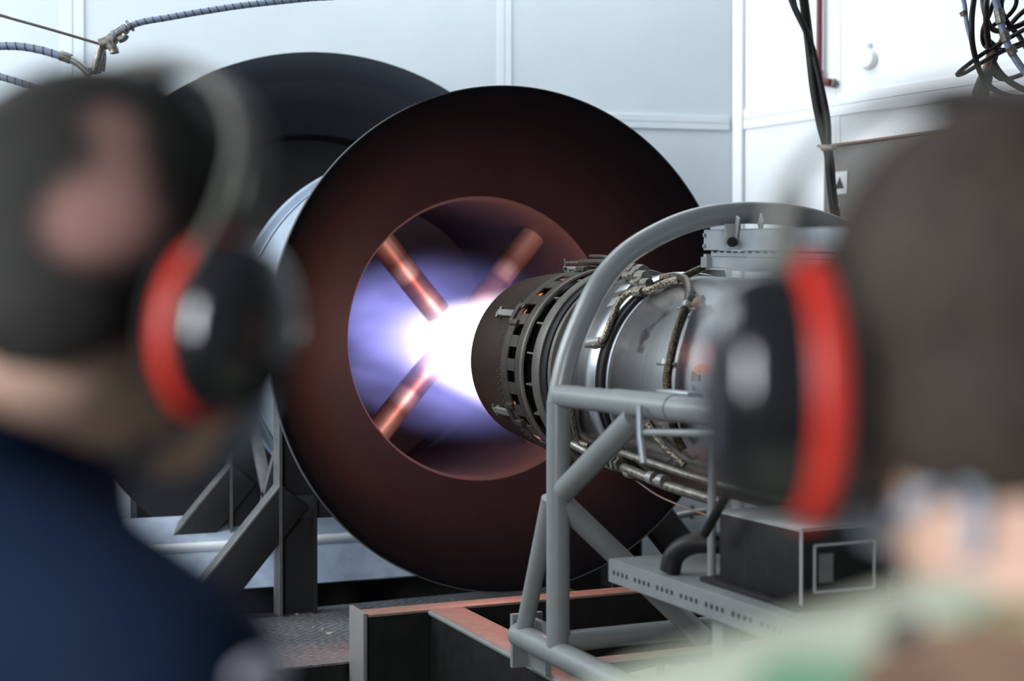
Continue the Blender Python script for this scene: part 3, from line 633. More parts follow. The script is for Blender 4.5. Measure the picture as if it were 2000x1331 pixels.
plate([(-.6, 4.94), (1.236, 4.937), (1.555, 4.937), (2.9, 4.98), (2.9, 5.52), (1.743, 5.545), (1.535, 5.80), (-.6, 5.80)], .25)
plate([(1.56, 5.80), (1.752, 5.56), (2.9, 5.54), (2.9, 5.98), (1.56, 5.92)], .25)
for (x0, x1, y0, y1) in ((-.6, 2.9, 4.955, 5.02), (-.6, 2.9, 5.85, 5.93), (1.20, 1.28, 4.3, 5.9), (-.6, -.5, 4.3, 5.9)):
    mb = MB(); mb.bbox((x0, y0, .12 if y1-y0 < .2 else .10), (x1, y1, .236)); mb.build('joist', 'beam_black', pf, 0)
for x, y in ((-.55, 5.0), (-.55, 5.88), (1.24, 4.4), (1.24, 5.0), (1.24, 5.88), (2.8, 5.0), (2.8, 5.9)):
    mb = MB(); mb.bbox((x-.03, y-.03, 0), (x+.03, y+.03, .12)); mb.build('leg', 'beam_black', pf, 0)
# flakes of debris on the plate edge
for k, (u, v, w) in enumerate(((470, 1257, .03), (483, 1275, .035), (612, 1227, .008), (631, 1230, .008), (645, 1238, .02), (580, 1201, .012))):
    p = at_z(u, v, .251); mb = MB(); ring_ = []
    for q in range(7): a = 2*PI*q/7; ring_.append(p+Vector((math.cos(a)*w*random.uniform(.5, 1), math.sin(a)*w*random.uniform(.4, .9), 0)))
    mb.prism(ring_, (0, 0, .004)); o = mb.build('paint_flake', 'cream', None, 0)
    tag(o, ['pale paint flake on the left edge of tread plate', 'larger pale paint flake nearest the navy jacket on tread plate', 'tiny pale chip on tread plate, left of a pair', 'tiny pale chip on tread plate, right of a pair', 'long pale chip on tread plate near trolley end plate', 'pale chip by the seam at the black column foot'][k], 'paint flake', 'paint flakes on the tread plate')

# ================================================================== SHELF AND BLACK BOX
SZ = .845; SX = 1.805
sh = empty('perforated_shelf', (SX+.2, 2.8, .553)); tag(sh, 'grey perforated steel shelf running towards camera under a black box', 'shelf')
mb = MB(); mb.bevbox((SX+.20, 2.6, SZ-.003), (.40, 1.62, .006), .002); mb.build('shelf_top', 'frame_grey', sh, 30)
mb = MB(); y0, y1, z0, z1 = 1.79, 3.41, SZ-.062, SZ-.004       # front face with drilled holes
ys = []; yv = y1-.03; gi = 0
while yv > 1.85: ys.append(yv); gi += 1; yv -= .024 if gi % 4 else .045
zc = SZ-.034; hr = .0062; prev = y1
def quad(a, b_, c, d): mb.prism([(SX, a, c), (SX, b_, c), (SX, b_, d), (SX, a, d)], (.004, 0, 0))
for yh in ys:
    quad(yh+hr, prev, z0, z1); quad(yh-hr, yh+hr, z0, zc-hr); quad(yh-hr, yh+hr, zc+hr, z1); prev = yh-hr
quad(y0, prev, z0, z1); mb.build('shelf_lip', 'frame_grey', sh, 0)
mb = MB(); mb.bbox((SX+.004, y0, SZ-.062), (SX+.012, y1, SZ-.008)); mb.build('lip_liner', 'beam_black', sh, 0)
mb = MB(); mb.bbox((SX, 3.405, z0), (SX+.40, 3.411, z1)); mb.build('shelf_end', 'frame_grey', sh, 0)
for yy in (2.95, 2.0):
    mb = MB(); mb.bevbox((SX+.08, yy, (.45+SZ-.06)/2), (.05, .05, SZ-.06-.45), .003); mb.build('leg', 'frame_grey', sh, 30)
BX = at_z(1565, 1182, SZ+.012); bx0, by0 = BX.x, BX.y; bx1, by1 = bx0+.24, by0+.34; bz1 = SZ+.012+.165
bo = empty('black_box', ((bx0+bx1)/2, (by0+by1)/2, SZ)); tag(bo, 'black metal junction box with worn pale edges on perforated shelf', 'box')
mb = MB(); mb.bevbox(((bx0+bx1)/2, (by0+by1)/2, SZ+.012+.0825), (bx1-bx0, by1-by0, .165), .004); mb.build('body', 'black_paint', bo, 30)
mb = MB(); mb.bevbox(((bx0+bx1)/2, (by0+by1)/2, bz1+.002), (bx1-bx0+.006, by1-by0+.006, .006), .002); mb.build('lid', 'frame_grey', bo, 30)
mb = MB(); mb.bevbox(((bx0+bx1)/2, (by0+by1)/2+.02, SZ+.006), (bx1-bx0+.05, by1-by0+.06, .012), .002); mb.build('base_plate', 'black_paint', bo, 30)
for a, b_ in (((bx0, by0, bz1-.165), (bx0, by0, bz1)), ((bx0, by0, bz1), (bx1, by0, bz1)), ((bx0, by0, bz1), (bx0, by1, bz1))):
    mb = MB(); mb.tube([a, b_], .0035, 8); mb.build('worn_edge', 'chip_white', bo, 50)
lx0, lz0, lx1, lz1 = bx0+.035, bz1-.14, bx0+.20, bz1-.035
for a, b_ in (((lx0, lz0), (lx1, lz0)), ((lx1, lz0), (lx1, lz1)), ((lx1, lz1), (lx0, lz1)), ((lx0, lz1), (lx0, lz0))):
    mb = MB(); mb.tube([(a[0], by0-.001, a[1]), (b_[0], by0-.001, b_[1])], .003, 6); mb.build('label_frame', 'chip_white', bo, 50)
mb = MB(); mb.bbox((lx0+.012, by0-.002, lz0+.02), (lx0+.05, by0, lz1-.02)); mb.build('label_print', 'stand_pale', bo, 0)
# rubber elbow leaving the box and a thin post with raking rod beside it
el = empty('rubber_elbow', (bx0+.1, by1+.05, SZ)); tag(el, 'short black rubber elbow duct coming out behind the black box', 'duct')
pts = [Vector((bx0+.10, by1-.01, SZ+.085)), Vector((bx0+.06, by1+.05, SZ+.088)), Vector((bx0+.0, by1+.12, SZ+.082)), Vector((bx0-.03, by1+.16, SZ+.05)), Vector((bx0-.04, by1+.17, SZ+.005))]
mb = MB(); mb.tube(spline(pts, 6), .027, 20); mb.build('elbow', 'rubber', el, 60)
mb = MB(); mb.tube([pts[0]+Vector((-.0, .03, 0)), pts[0]+Vector((-.004, .055, 0))], .032, 20); mb.build('band_clamp', 'black_paint', el, 40)
st = empty('stay_post', (1.95, 3.0, SZ)); tag(st, 'thin dark grey post with raking rod rising from the perforated shelf', 'post')
a = at_d(1390, 1040, 3.55); mb = MB(); mb.tube([Vector((a.x, a.y, SZ)), Vector((a.x, a.y, 1.24))], .011, 12); mb.build('post', 'frame_grey', st, 50)
mb = MB(); mb.tube([at_d(1376, 1044, 3.45), at_d(1420, 965, 3.35)], .012, 12); mb.build('rod', 'black_paint', st, 50)

# ================================================================== RIGHT WALL FITTINGS
pp = empty('red_pipe', on_wall(1612, 155, 'r')); tag(pp, 'dark red wall pipe ending in an elbow near the room corner', 'pipe')
a = on_wall(1609, 150, 'r')+rn*.04; mb = MB(); mb.tube([(a.x, a.y, a.z), (a.x, a.y, HW-.1)], .0165, 14); mb.build('riser', 'red_pipe', pp, 50)
e = on_wall(1634, 160, 'r'); mb = MB(); mb.tube(spline([a+Vector((0, 0, .03)), a, a-Vector((0, 0, .03))+rdir*.01, Vector((e.x, e.y, a.z-.05))+rn*.05], 6), .022, 14); mb.build('elbow', 'red_pipe', pp, 60)
mb = MB(); z_ = a.z-.05; mb.tube([Vector((e.x, e.y, z_))+rn*.05, Vector((e.x, e.y, z_))], .018, 12); mb.tube([Vector((e.x, e.y, z_))+rn*.03, Vector((e.x, e.y, z_))+rn*.015], .026, 6); mb.build('nipple', 'fitting', pp, 50)
kb = on_wall(1698, 116, 'r'); mb = MB(); mb.lathe([(.0005, 0), (.055, 0), (.055, .02), (.045, .035), (.02, .04), (.0005, .04)], kb, rn, 28); mb.tube([kb+Vector((0, 0, .05)), kb+Vector((0, 0, .085))+rn*.01], .02, 12)
o = mb.build('wall_boss', 'batten_white', None, 40, org=kb); tag(o, 'small round white boss on the bright right wall', 'wall fitting')
# hanging black cable bundle with a yellow tie
cb = empty('hanging_cable', at_d(1620, 300, 6.3)); tag(cb, 'black cable bundle hanging in front of the bright wall corner', 'cable')
c1 = [(1540, -420), (1552, -200), (1562, -60), (1570, 0), (1580, 80), (1590, 170), (1603, 240), (1618, 300), (1626, 380), (1640, 470)]
mb = MB(); mb.tube(spline([at_d(u, v, 6.3) for u, v in c1], 6), [.021]*(6*9+1), 14); mb.build('cable', 'rubber', cb, 60)
mb = MB(); mb.tube(spline([at_d(u+(14 if v > 120 else 2)-(26 if v < 10 else 0)+(-14 if v > 280 else 0), v, 6.27) for u, v in c1], 6), .014, 12); mb.build('cable', 'rubber', cb, 60)
mb = MB(); mb.tube(spline([at_d(u, v, 6.26) for u, v in ((1530, -420), (1538, -200), (1545, -60), (1552, 0), (1562, 35), (1574, 70), (1581, 110))], 6), .007, 10); mb.build('cable', 'rubber', cb, 60)
mb = MB(); mb.tube([at_d(1604, 289, 6.27), at_d(1622, 288, 6.25), at_d(1628, 287, 6.28)], .014, 10); mb.build('cable_tie', 'cream', cb, 50)
# grey instrument cabinet against the right wall
cz = on_wall(1700, 285, 'r').z-.02
cc = on_wall(1660, 400, 'r'); cab = empty('wall_cabinet', (cc.x, cc.y, 0)); tag(cab, 'drab grey cabinet with taped notices against the bright right wall', 'cabinet')
a = Vector((cc.x, cc.y, 0))+rdir*.05; mb = MB(); mb.prism([a, a+rdir*1.3, a+rdir*1.3+rn*.28, a+rn*.28], (0, 0, cz)); mb.build('body', 'cabinet', cab, 0)
mb = MB(); mb.prism([a-rdir*.03+Vector((0, 0, cz)), a+rdir*1.33+Vector((0, 0, cz)), a+rdir*1.33+rn*.30+Vector((0, 0, cz)), a-rdir*.03+rn*.30+Vector((0, 0, cz))], (0, 0, .012)); mb.build('top_lip', 'clay', cab, 0)
for (du, dz, w, h, m_) in ((.05, -.20, .10, .12, 'paper'), (.02, -.36, .06, .10, 'paper')):
    c = a+rn*.283+rdir*(du+.06)+Vector((0, 0, cz+dz)); mb = MB(); mb.box(c, (.003, w, h), frame((0, 0, 1), rn)); o = mb.build('notice', m_, cab, 0)
    if w > .08:
        t_ = MB(); t_.prism([c+rn*.002+rdir*x+Vector((0, 0, z)) for x, z in ((-.03, -.03), (.03, -.03), (.0, .035))], rn*.001); t_.build('triangle_print', 'ink', o, 0)
# small fittings low on the wall between ring and frame
wf = on_wall(1345, 1000, 'b'); mb = MB(); mb.tube(spline([on_wall(1312, 1007, 'b')+bn*.05, on_wall(1345, 1000, 'b')+bn*.05, on_wall(1372, 996, 'b')+bn*.05], 5), .022, 14)
mb.tube([on_wall(1347, 985, 'b')+bn*.05, on_wall(1347, 1012, 'b')+bn*.05], .016, 12); o = mb.build('wall_conduit', 'fitting_pale', None, 50, org=wf); tag(o, 'short bright conduit low on back wall right of the ring', 'conduit')

# ================================================================== OVERHEAD HOSES, TOP LEFT
def hose(name, px, d, r, label, m_, rings=None, rm='cable_steel', cat='hose', grp=None):
    P = spline([at_d(u, v, d) for u, v in px], 10); root = empty(name, P[len(P)//2]); tag(root, label, cat, grp)
    mb = MB(); mb.tube(P, r, 14); mb.build('hose_body', m_, root, 60)
    if rings:                                     # helical wrap shows as dark rings
        L = [0]
        for i in range(1, len(P)): L.append(L[-1]+(P[i]-P[i-1]).length)
        t = rings/2
        while t < L[-1]:
            i = max(j for j in range(len(L)-1) if L[j] <= t); f = (t-L[i])/(L[i+1]-L[i]); c = P[i].lerp(P[i+1], f); ax = (P[i+1]-P[i]).normalized()
            mb = MB(); tilt = (ax+UP*.35).normalized(); mb.tube([c-tilt*.002, c+tilt*.002], r*1.12, 12); mb.build('wrap', rm, root, 50, org=c); t += rings
    return root
DH = 5.6
hose('wrapped_hose', [(225, 78), (262, 48), (330, 34), (400, 22), (480, 10), (600, -3), (700, -12), (1000, -60), (1300, -160)], DH, .0125, 'grey spiral wrapped hose arching from the shackle to upper right', 'hose_grey', .032, grp='overhead hoses')
hose('wrapped_hose', [(-600, 60), (-300, 80), (-40, 90), (0, 90), (40, 91), (80, 98), (120, 110)], DH, .0155, 'thick grey spiral wrapped hose at the upper left edge', 'hose_grey', .036, grp='overhead hoses')
hose('wrapped_hose', [(-600, 190), (-300, 130), (-40, 138), (0, 150), (40, 162), (90, 180), (130, 205)], DH, .0135, 'lowest grey spiral wrapped hose entering behind the left head', 'hose_grey', .032, grp='overhead hoses')
hose('steel_cable', [(-700, -170), (-40, 18), (0, 30), (100, 58), (195, 86)], DH, .0055, 'thin rusty steel cable stretched to the shackle', 'cable_steel', cat='cable')
sk = empty('hose_shackle', at_d(205, 100, DH)); tag(sk, 'dirty metal shackle joining the overhead hoses above left head', 'shackle')
def sp_(name, px, r, m_, n_=12, dd=0, k=4): mb = MB(); mb.tube(spline([at_d(u, v, DH+dd) for u, v in px], k), r, n_); return mb.build(name, m_, sk, 40)
sp_('end_ferrule', [(215, 76), (235, 62), (248, 55)], .019, 'fitting'); sp_('ferrule_band', [(221, 71), (226, 68)], .023, 'hose_grey'); sp_('ferrule_band', [(241, 59), (244, 57)], .022, 'hose_grey')
sp_('collar', [(252, 52), (256, 49)], .025, 'fitting'); sp_('shackle_pin', [(196, 88), (212, 82), (224, 74)], .024, 'fitting'); sp_('wing', [(214, 86), (222, 96), (224, 104)], .018, 'fitting', dd=-.03)
sp_('wing', [(232, 78), (242, 74), (246, 68)], .014, 'fitting', dd=-.03)
sp_('hook', [(198, 92), (194, 108), (190, 124), (186, 140)], .017, 'fitting'); sp_('hook', [(201, 94), (203, 112), (200, 140)], .010, 'fitting', dd=.02)
sp_('hose_ferrule', [(118, 109), (128, 112), (138, 116)], .020, 'fitting'); sp_('hose_neck', [(138, 116), (152, 124), (164, 134), (176, 146)], .016, 'fitting_pale'); sp_('lower_link', [(164, 134), (180, 140), (196, 138)], .012, 'fitting')

# ================================================================== HOSE TANGLE, TOP RIGHT
tg = empty('hose_tangle', at_d(1950, 60, 5.2)); tag(tg, 'tangle of black rubber hoses hanging at the upper right corner', 'hose bundle')
def tw(px, r, m_, d=5.2, dz=0, name='hose'):
    px = list(px)
    if px[0][1] <= -30: px = [(px[0][0]+12, -300), (px[0][0]+4, -150)]+px
    if px[0][0] >= 2020: px = [(2130, -300), (2140, -120), (2100, px[0][1]-20)]+px
    if px[-1][0] >= 2020: px = px+[(2100, px[-1][1]-40), (2150, -60), (2140, -300)]
    mb = MB(); mb.tube(spline([at_d(u, v, d+(i % 3-1)*dz) for i, (u, v) in enumerate(px)], 8), r, 12); return mb.build(name, m_, tg, 60)
tw([(1905, -30), (1898, 40), (1902, 100), (1925, 160), (1970, 188), (2020, 185)], .010, 'rubber', 5.1, .03)
tw([(2020, 50), (1970, 75), (1920, 105), (1880, 135), (1870, 146), (1885, 142), (1930, 115), (1980, 90), (2020, 75)], .008, 'rubber', 5.15, .04)
tw([(1918, -30), (1925, 30), (1945, 60), (1990, 50), (2030, 25)], .010, 'rubber', 5.25, .05)
tw([(1930, -30), (1926, 20), (1930, 80), (1945, 130), (1980, 165), (2030, 178)], .011, 'rubber', 5.18, .04)
tw([(1948, -30), (1935, 20), (1920, 60), (1925, 90), (1960, 98), (2000, 85), (2030, 60)], .009, 'rubber', 5.22, .05)
tw([(2030, 5), (1990, 30), (1960, 70), (1945, 110), (1940, 140), (1965, 155), (2030, 130)], .009, 'rubber', 5.3, .05)
tw([(1965, -30), (1955, 10), (1965, 40), (1990, 70), (2020, 100)], .010, 'rubber', 5.28, .05)
tw([(1980, -30), (1985, 5), (1970, 30), (1940, 50), (1925, 70), (1945, 90)], .008, 'rubber', 5.24, .03)
gh = tw([(1940, -30), (1950, 20), (1962, 70), (1980, 110), (2010, 150), (2040, 175)], .0125, 'hose_grey', 5.05)
for (u, v, u2, v2) in ((1950, 18, 1955, 45), (1960, 62, 1966, 80), (1972, 92, 1980, 106)):
    mb = MB(); mb.tube([at_d(u, v, 5.04), at_d(u2, v2, 5.04)], .017, 8); mb.build('hose_fitting', 'fitting', gh, 40)
th = tw([(1878, -30), (1884, 10), (1888, 45), (1897, 80)], .008, 'hose_grey', 5.1); mb = MB(); mb.tube([at_d(1880, 22, 5.1), at_d(1884, 30, 5.1)], .013, 8); mb.build('hose_fitting', 'fitting', th, 40)
tw([(1940, 90), (1930, 120), (1922, 150)], .014, 'clay', 5.2, name='handle_neck')
mb = MB(); mb.tube([at_d(1930, 138, 5.2), at_d(1922, 160, 5.2), at_d(1915, 184, 5.2), at_d(1913, 192, 5.2)], [.022, .028, .031, .026], 14); mb.build('rubber_grip', 'rubber_grey', tg, 50)

# overhead steel beam the hoses and cable hang from (above the frame)
mb = MB(); a = at_d(1300, -300, 5.2); b_ = at_d(2500, -300, 5.2); hh = a.z+.02; a.z = b_.z = hh; Rb = frame(b_-a, (0, 0, 1)); mid = (a+b_)/2
ob = empty('overhead_beam', (mid.x, mid.y, hh)); tag(ob, kind='structure')
for dz_, w_, t_ in ((.0, .12, .012), (.16, .12, .012), (.08, .012, .16)):
    mb = MB(); mb.box(mid+Vector((0, 0, dz_)), (t_ if w_ > .1 else .16, w_, (b_-a).length), Rb); mb.build('flange' if w_ > .1 else 'web', 'frame_grey', ob, 0)
for k in (.08, .92):
    p = a.lerp(b_, k); mb = MB(); mb.tube([p+Vector((0, 0, .16)), Vector((p.x, p.y, HW))], .012, 10); mb.build('hanger_rod', 'galv', ob, 50)

# ================================================================== PEOPLE
def remeshed(mb, name, voxel, smooth_it=6, disp=None):
    me = mb.mesh(name+'_src'); o = bpy.data.objects.new(name+'_tmp', me); COL.objects.link(o)
    r = o.modifiers.new('r', 'REMESH'); r.mode = 'VOXEL'; r.voxel_size = voxel
    s = o.modifiers.new('s', 'SMOOTH'); s.factor = .5; s.iterations = smooth_it
    dg = bpy.context.evaluated_depsgraph_get(); dg.update()
    out = bpy.data.meshes.new_from_object(o.evaluated_get(dg)); bpy.data.objects.remove(o); bpy.data.meshes.remove(me); out.name = name; return out
def put(me, name, m_, parent, Mw):
    o = link(name, me, m_, parent, smooth=60)
    if parent is None: o.matrix_world = Mw
    return o
def person(target, yaw, hc, pitch, lean, skin, jacket, trouser, label, hairmat, hair_low, nape, sw=1.0, sx=0.0):
    """local frame: +Y faces, +X is the person's right, origin on the floor; head pitched about the neck"""
    k = hc/1.66; V = lambda x, y, z: Vector((x*k, y*k, z*k))
    R = Matrix.Rotation(-yaw, 4, 'Z')
    hpv = V(sx, lean-.02, 1.44); Rh = Matrix.Rotation(-pitch, 3, 'X')
    hc0 = hpv + Rh @ Vector((0, .03, .105)); hpv.z += target.z-hc0.z; hc0.z = target.z   # skull centre at the target
    off = R @ hc0; loc = Vector((target.x-off.x, target.y-off.y, 0)); Mw = Matrix.Translation(loc) @ R
    H = lambda x, y, z: hpv + Rh @ Vector((x, y+.03, z+.105))      # head coordinates about the skull centre
    mb = MB()
    mb.sph(H(0, -.012, .022), (.077, .098, .092), 28, 18, Rh); mb.sph(H(0, .035, -.045), (.060, .062, .072), 20, 12, Rh); mb.sph(H(0, .060, -.088), (.032, .030, .028), 14, 8, Rh)
    mb.sph(H(0, .082, .022), (.055, .018, .022), 14, 8, Rh); mb.taper(H(0, .092, .01), .010, H(0, .110, -.025), .014, 10); mb.sph(H(.012, .103, -.028), .009, 8, 6); mb.sph(H(-.012, .103, -.028), .009, 8, 6)
    for s in (-1, 1):
        mb.sph(H(s*.031, .080, .004), .0135, 12, 8); mb.sph(H(s*.045, .070, -.025), (.022, .022, .020), 12, 8); mb.sph(H(s*.078, .0, -.012), (.010, .020, .032), 10, 8, Rh)
    mb.sph(H(0, .094, -.060), (.024, .010, .008), 12, 6, Rh); mb.sph(H(0, .092, -.070), (.020, .010, .008), 12, 6, Rh)
    mb.taper(H(0, -.018, -.05), .058, V(sx*.2, lean*.45-.03, 1.405), .062, 20); mb.taper(V(sx*.2, lean*.45-.03, 1.41), .062, V(0, lean*.4-.03, 1.36), .075, 20)
    # trunk, arms, legs (mostly under clothing)
    mb.taper(V(0, lean*.4-.02, 1.30), .105, V(0, 0, 1.05), .105); mb.taper(V(0, 0, 1.05), .105, V(0, 0, .93), .12)
    for s_ in (-1, 1):
        s = s_*sw
        mb.taper(V(s*.07, lean*.4-.03, 1.33), .07, V(s*.165, lean*.4-.02, 1.335), .052)
        mb.taper(V(s*.17, lean*.4-.02, 1.335), .050, V(s*.215, -.03, 1.06), .040); mb.taper(V(s*.215, -.03, 1.06), .039, V(s*.22, .10, .84), .027)
        w = V(s*.22, .10, .84); mb.taper(w, .026, V(s*.217, .135, .775), .028)
        for q, (dx, L_) in enumerate(((-.030, .072), (-.010, .082), (.010, .078), (.028, .062))):   # four curled fingers
            b0 = V(s*.217+0, .135+dx*.9, .772-dx*.3); b1 = b0+V(-s*.006, .012, -.030); b2 = b1+V(-s*.016, .006, -L_*.33); b3 = b2+V(-s*.018, -.004, -L_*.2)
            mb.taper(b0, .0095, b1, .009, 8); mb.taper(b1, .009, b2, .0085, 8); mb.taper(b2, .0085, b3, .0075, 8)
        t0 = V(s*.205, .150, .80); t1 = t0+V(-s*.020, .025, -.025); mb.taper(t0, .012, t1, .0105, 8); mb.taper(t1, .0105, t1+V(-s*.006, .014, -.026), .009, 8)
        mb.taper(V(s*.085, 0, .92), .085, V(s*.10, .015, .50), .055); mb.taper(V(s*.10, .015, .50), .052, V(s*.10, -.02, .10), .036); mb.taper(V(s*.10, -.02, .05), .036, V(s*.105, .13, .035), .030)
    body = put(remeshed(mb, 'person', .0055, 5), 'person', skin, None, Mw); tag(body, label, 'person')
    # hair: cap following the skull, cut along the hairline
    hb = MB(); hb.sph(H(0, -.014, .027), (.085, .104, .096), 40, 26, Rh); hb.sph(H(0, -.045, -.03), (.074, .066, .070), 32, 20, Rh)
    hm = remeshed(hb, 'hair', .006, 4)
    bm = bmesh.new(); bm.from_mesh(hm); Ri = Rh.transposed(); kill = []
    for v in bm.verts:
        q = Ri @ (v.co-hpv)-Vector((0, .03, .105))
        lim = -.030-(hair_low*max(0, min(1, (-q.y-.0)/.07)))+.12*max(0, (q.y-.035)/.06)
        if q.z < lim or (q.y > .055 and q.z < .055): kill.append(v)
    bmesh.ops.delete(bm, geom=kill, context='VERTS'); bm.to_mesh(hm); bm.free()
    hair = put(hm, 'hair', hairmat, body, None); sm = hair.modifiers.new('thickness', 'SOLIDIFY'); sm.thickness = .006; sm.offset = -1
    # jacket with collar and sleeves
    jb = MB(); jb.taper(V(0, lean*.4-.025, 1.30), .125, V(0, 0, 1.02), .135, 24); jb.taper(V(0, 0, 1.02), .135, V(0, 0, .90), .15, 24)
    for s_ in (-1, 1):
        s = s_*sw
        jb.taper(V(s*.02, lean*.4-.035, 1.38+nape*.012-(.015 if s > 0 and sx else 0)), .062, V(s*.175, lean*.4-.02, 1.325), .070, 20); jb.taper(V(s*.08, lean*.4-.02, 1.28), .12, V(s*.10, 0, 1.05), .105, 20)
        jb.taper(V(s*.18, lean*.4-.02, 1.325), .068, V(s*.228, -.03, 1.06), .058); jb.taper(V(s*.228, -.03, 1.06), .057, V(s*.228, .085, .865), .043)
    jm = remeshed(jb, 'jacket', .009, 6); put(jm, 'jacket', jacket, body, None)
    cb_ = MB(); ring0 = []
    for i in range(25):
        a = 2*PI*i/24; ring0.append(V(sx*.2, lean*.45-.03, 1.392)+Vector((.082*math.sin(a), -.080*math.cos(a)+.012, (.024+.5*sx)*math.cos(a)-sx*.8*math.sin(a)+nape*.018)))
    cb_.tube(ring0, .020, 12, closed=False); cb_.tube([p+Vector((0, 0, -.03)) for p in ring0], .026, 12)
    put(remeshed(cb_, 'collar', .007, 5), 'collar', jacket, body, None)
    tb = MB(); tb.taper(V(0, 0, .95), .14, V(0, 0, .88), .145)
    for s in (-1, 1): tb.taper(V(s*.085, 0, .88), .10, V(s*.10, .015, .50), .075); tb.taper(V(s*.10, .015, .50), .074, V(s*.10, -.015, .13), .062)
    put(remeshed(tb, 'trousers', .011, 5), 'trousers', trouser, body, None)
    for s in (-1, 1):
        b_ = MB(); b_.taper(V(s*.10, -.025, .19), .052, V(s*.10, -.03, .06), .046); b_.taper(V(s*.10, -.03, .048), .046, V(s*.107, .14, .040), .040)
        me = remeshed(b_, 'boot', .008, 4)
        for v in me.vertices: v.co.z = max(v.co.z, .0)
        put(me, 'boot', 'boot', body, None)
    return body, (lambda x, y, z: Mw @ H(x, y, z)), Mw.to_3x3() @ Rh
def hair_mat(name, c1, c2, scalp=None, spots=()):
    m = mat(name, c1, 0.75, spec=.25); n, l, b = nodes(m); tc = n.new('ShaderNodeTexCoord')
    mp = n.new('ShaderNodeMapping'); mp.inputs['Scale'].default_value = (60, 60, 12); l.new(tc.outputs['Object'], mp.inputs[0])
    a = n.new('ShaderNodeTexNoise'); a.inputs['Scale'].default_value = 3; l.new(mp.outputs[0], a.inputs['Vector'])
    r = n.new('ShaderNodeValToRGB'); r.color_ramp.elements[0].color = (*c1, 1); r.color_ramp.elements[1].color = (*c2, 1); r.color_ramp.elements[0].position = .35; r.color_ramp.elements[1].position = .7
    l.new(a.outputs[0], r.inputs[0]); cur = r.outputs[0]
    ns = []
    for (_, _, amt, rad) in spots:                  # thinning hair: scalp shows through
        ln = n.new('ShaderNodeVectorMath'); ln.operation = 'DISTANCE'; l.new(tc.outputs['Object'], ln.inputs[0]); ns.append(ln)
        mr = n.new('ShaderNodeMapRange'); mr.inputs[1].default_value = rad*.3; mr.inputs[2].default_value = rad*1.2; mr.inputs[3].default_value = amt; mr.inputs[4].default_value = 0; mr.interpolation_type = 'SMOOTHSTEP'; l.new(ln.outputs['Value'], mr.inputs[0])
        mx = n.new('ShaderNodeMix'); mx.data_type = 'RGBA'; l.new(mr.outputs[0], mx.inputs[0]); l.new(cur, mx.inputs[6]); mx.inputs[7].default_value = (*scalp, 1); cur = mx.outputs[2]
    l.new(cur, b.inputs['Base Color']); return ns
def camo():                                       # woodland print: pale sage ground, brown, green and black patches
    m = mat('camo', (.48, .52, .40), .85); n, l, b = nodes(m); tc = n.new('ShaderNodeTexCoord')
    wob = n.new('ShaderNodeTexNoise'); wob.inputs['Scale'].default_value = 14; l.new(tc.outputs['Object'], wob.inputs['Vector'])
    cur = None; spots = []
    def over(fac, c):
        nonlocal cur
        mx = n.new('ShaderNodeMix'); mx.data_type = 'RGBA'; l.new(fac, mx.inputs[0])
        if cur is None: mx.inputs[6].default_value = (.50, .53, .41, 1)
        else: l.new(cur, mx.inputs[6])
        mx.inputs[7].default_value = (*c, 1); cur = mx.outputs[2]
    sp = n.new('ShaderNodeSeparateXYZ'); l.new(tc.outputs['Object'], sp.inputs[0])
    for sc, off, th, c in ((4.0, (0, 0, 0), .52, (.13, .27, .15)), (4.6, (3, 1, 7), .54, (.20, .115, .07)), (8.0, (9, 4, 2), .63, (.03, .03, .035))):
        mp = n.new('ShaderNodeMapping'); mp.inputs['Location'].default_value = off; mp.inputs['Scale'].default_value = (1, 1, 1.6); l.new(tc.outputs['Object'], mp.inputs[0])
        a = n.new('ShaderNodeTexNoise'); a.inputs['Scale'].default_value = sc; a.inputs['Detail'].default_value = 1.5; l.new(mp.outputs[0], a.inputs['Vector'])
        mr = n.new('ShaderNodeMapRange'); mr.inputs[1].default_value = th; mr.inputs[2].default_value = th+.015; l.new(a.outputs[0], mr.inputs[0])
        yk = n.new('ShaderNodeMapRange'); yk.inputs[1].default_value = 1.26; yk.inputs[2].default_value = 1.27; yk.inputs[3].default_value = 1; yk.inputs[4].default_value = 0; l.new(sp.outputs[2], yk.inputs[0])
        mu = n.new('ShaderNodeMath'); mu.operation = 'MULTIPLY'; l.new(mr.outputs[0], mu.inputs[0]); l.new(yk.outputs[0], mu.inputs[1]); over(mu.outputs[0], c)
    for c in CAMO_SPOTS:                           # the large patches across the yoke, placed after the jacket is built
        sb = n.new('ShaderNodeVectorMath'); sb.operation = 'DISTANCE'; l.new(tc.outputs['Object'], sb.inputs[0])
        ad = n.new('ShaderNodeMath'); ad.operation = 'MULTIPLY_ADD'; l.new(wob.outputs[0], ad.inputs[0]); ad.inputs[1].default_value = c[3]*.9; l.new(sb.outputs['Value'], ad.inputs[2])
        mr = n.new('ShaderNodeMapRange'); mr.inputs[1].default_value = c[3]*1.40; mr.inputs[2].default_value = c[3]*1.5; mr.inputs[3].default_value = 1; mr.inputs[4].default_value = 0; l.new(ad.outputs[0], mr.inputs[0])
        over(mr.outputs[0], c[2]); spots.append(sb)
    l.new(cur, b.inputs['Base Color']); return spots
BROWN_C, GREEN_C, BLACK_C = (.20, .115, .07), (.16, .31, .19), (.03, .03, .04)
CAMO_SPOTS = ((1560, 1360, GREEN_C, .024), (1650, 1335, GREEN_C, .014), (1910, 1228, GREEN_C, .013), (1870, 1242, GREEN_C, .008), (1850, 1325, BROWN_C, .024), (1960, 1310, BROWN_C, .026), (1760, 1335, BROWN_C, .018), (1762, 1228, BLACK_C, .010), (1995, 1180, (.28, .23, .12), .014))
SPOT_NODES = camo(); mat('camo_collar', (.50, .53, .41), .85, 0, (.44, .47, .36), 6)
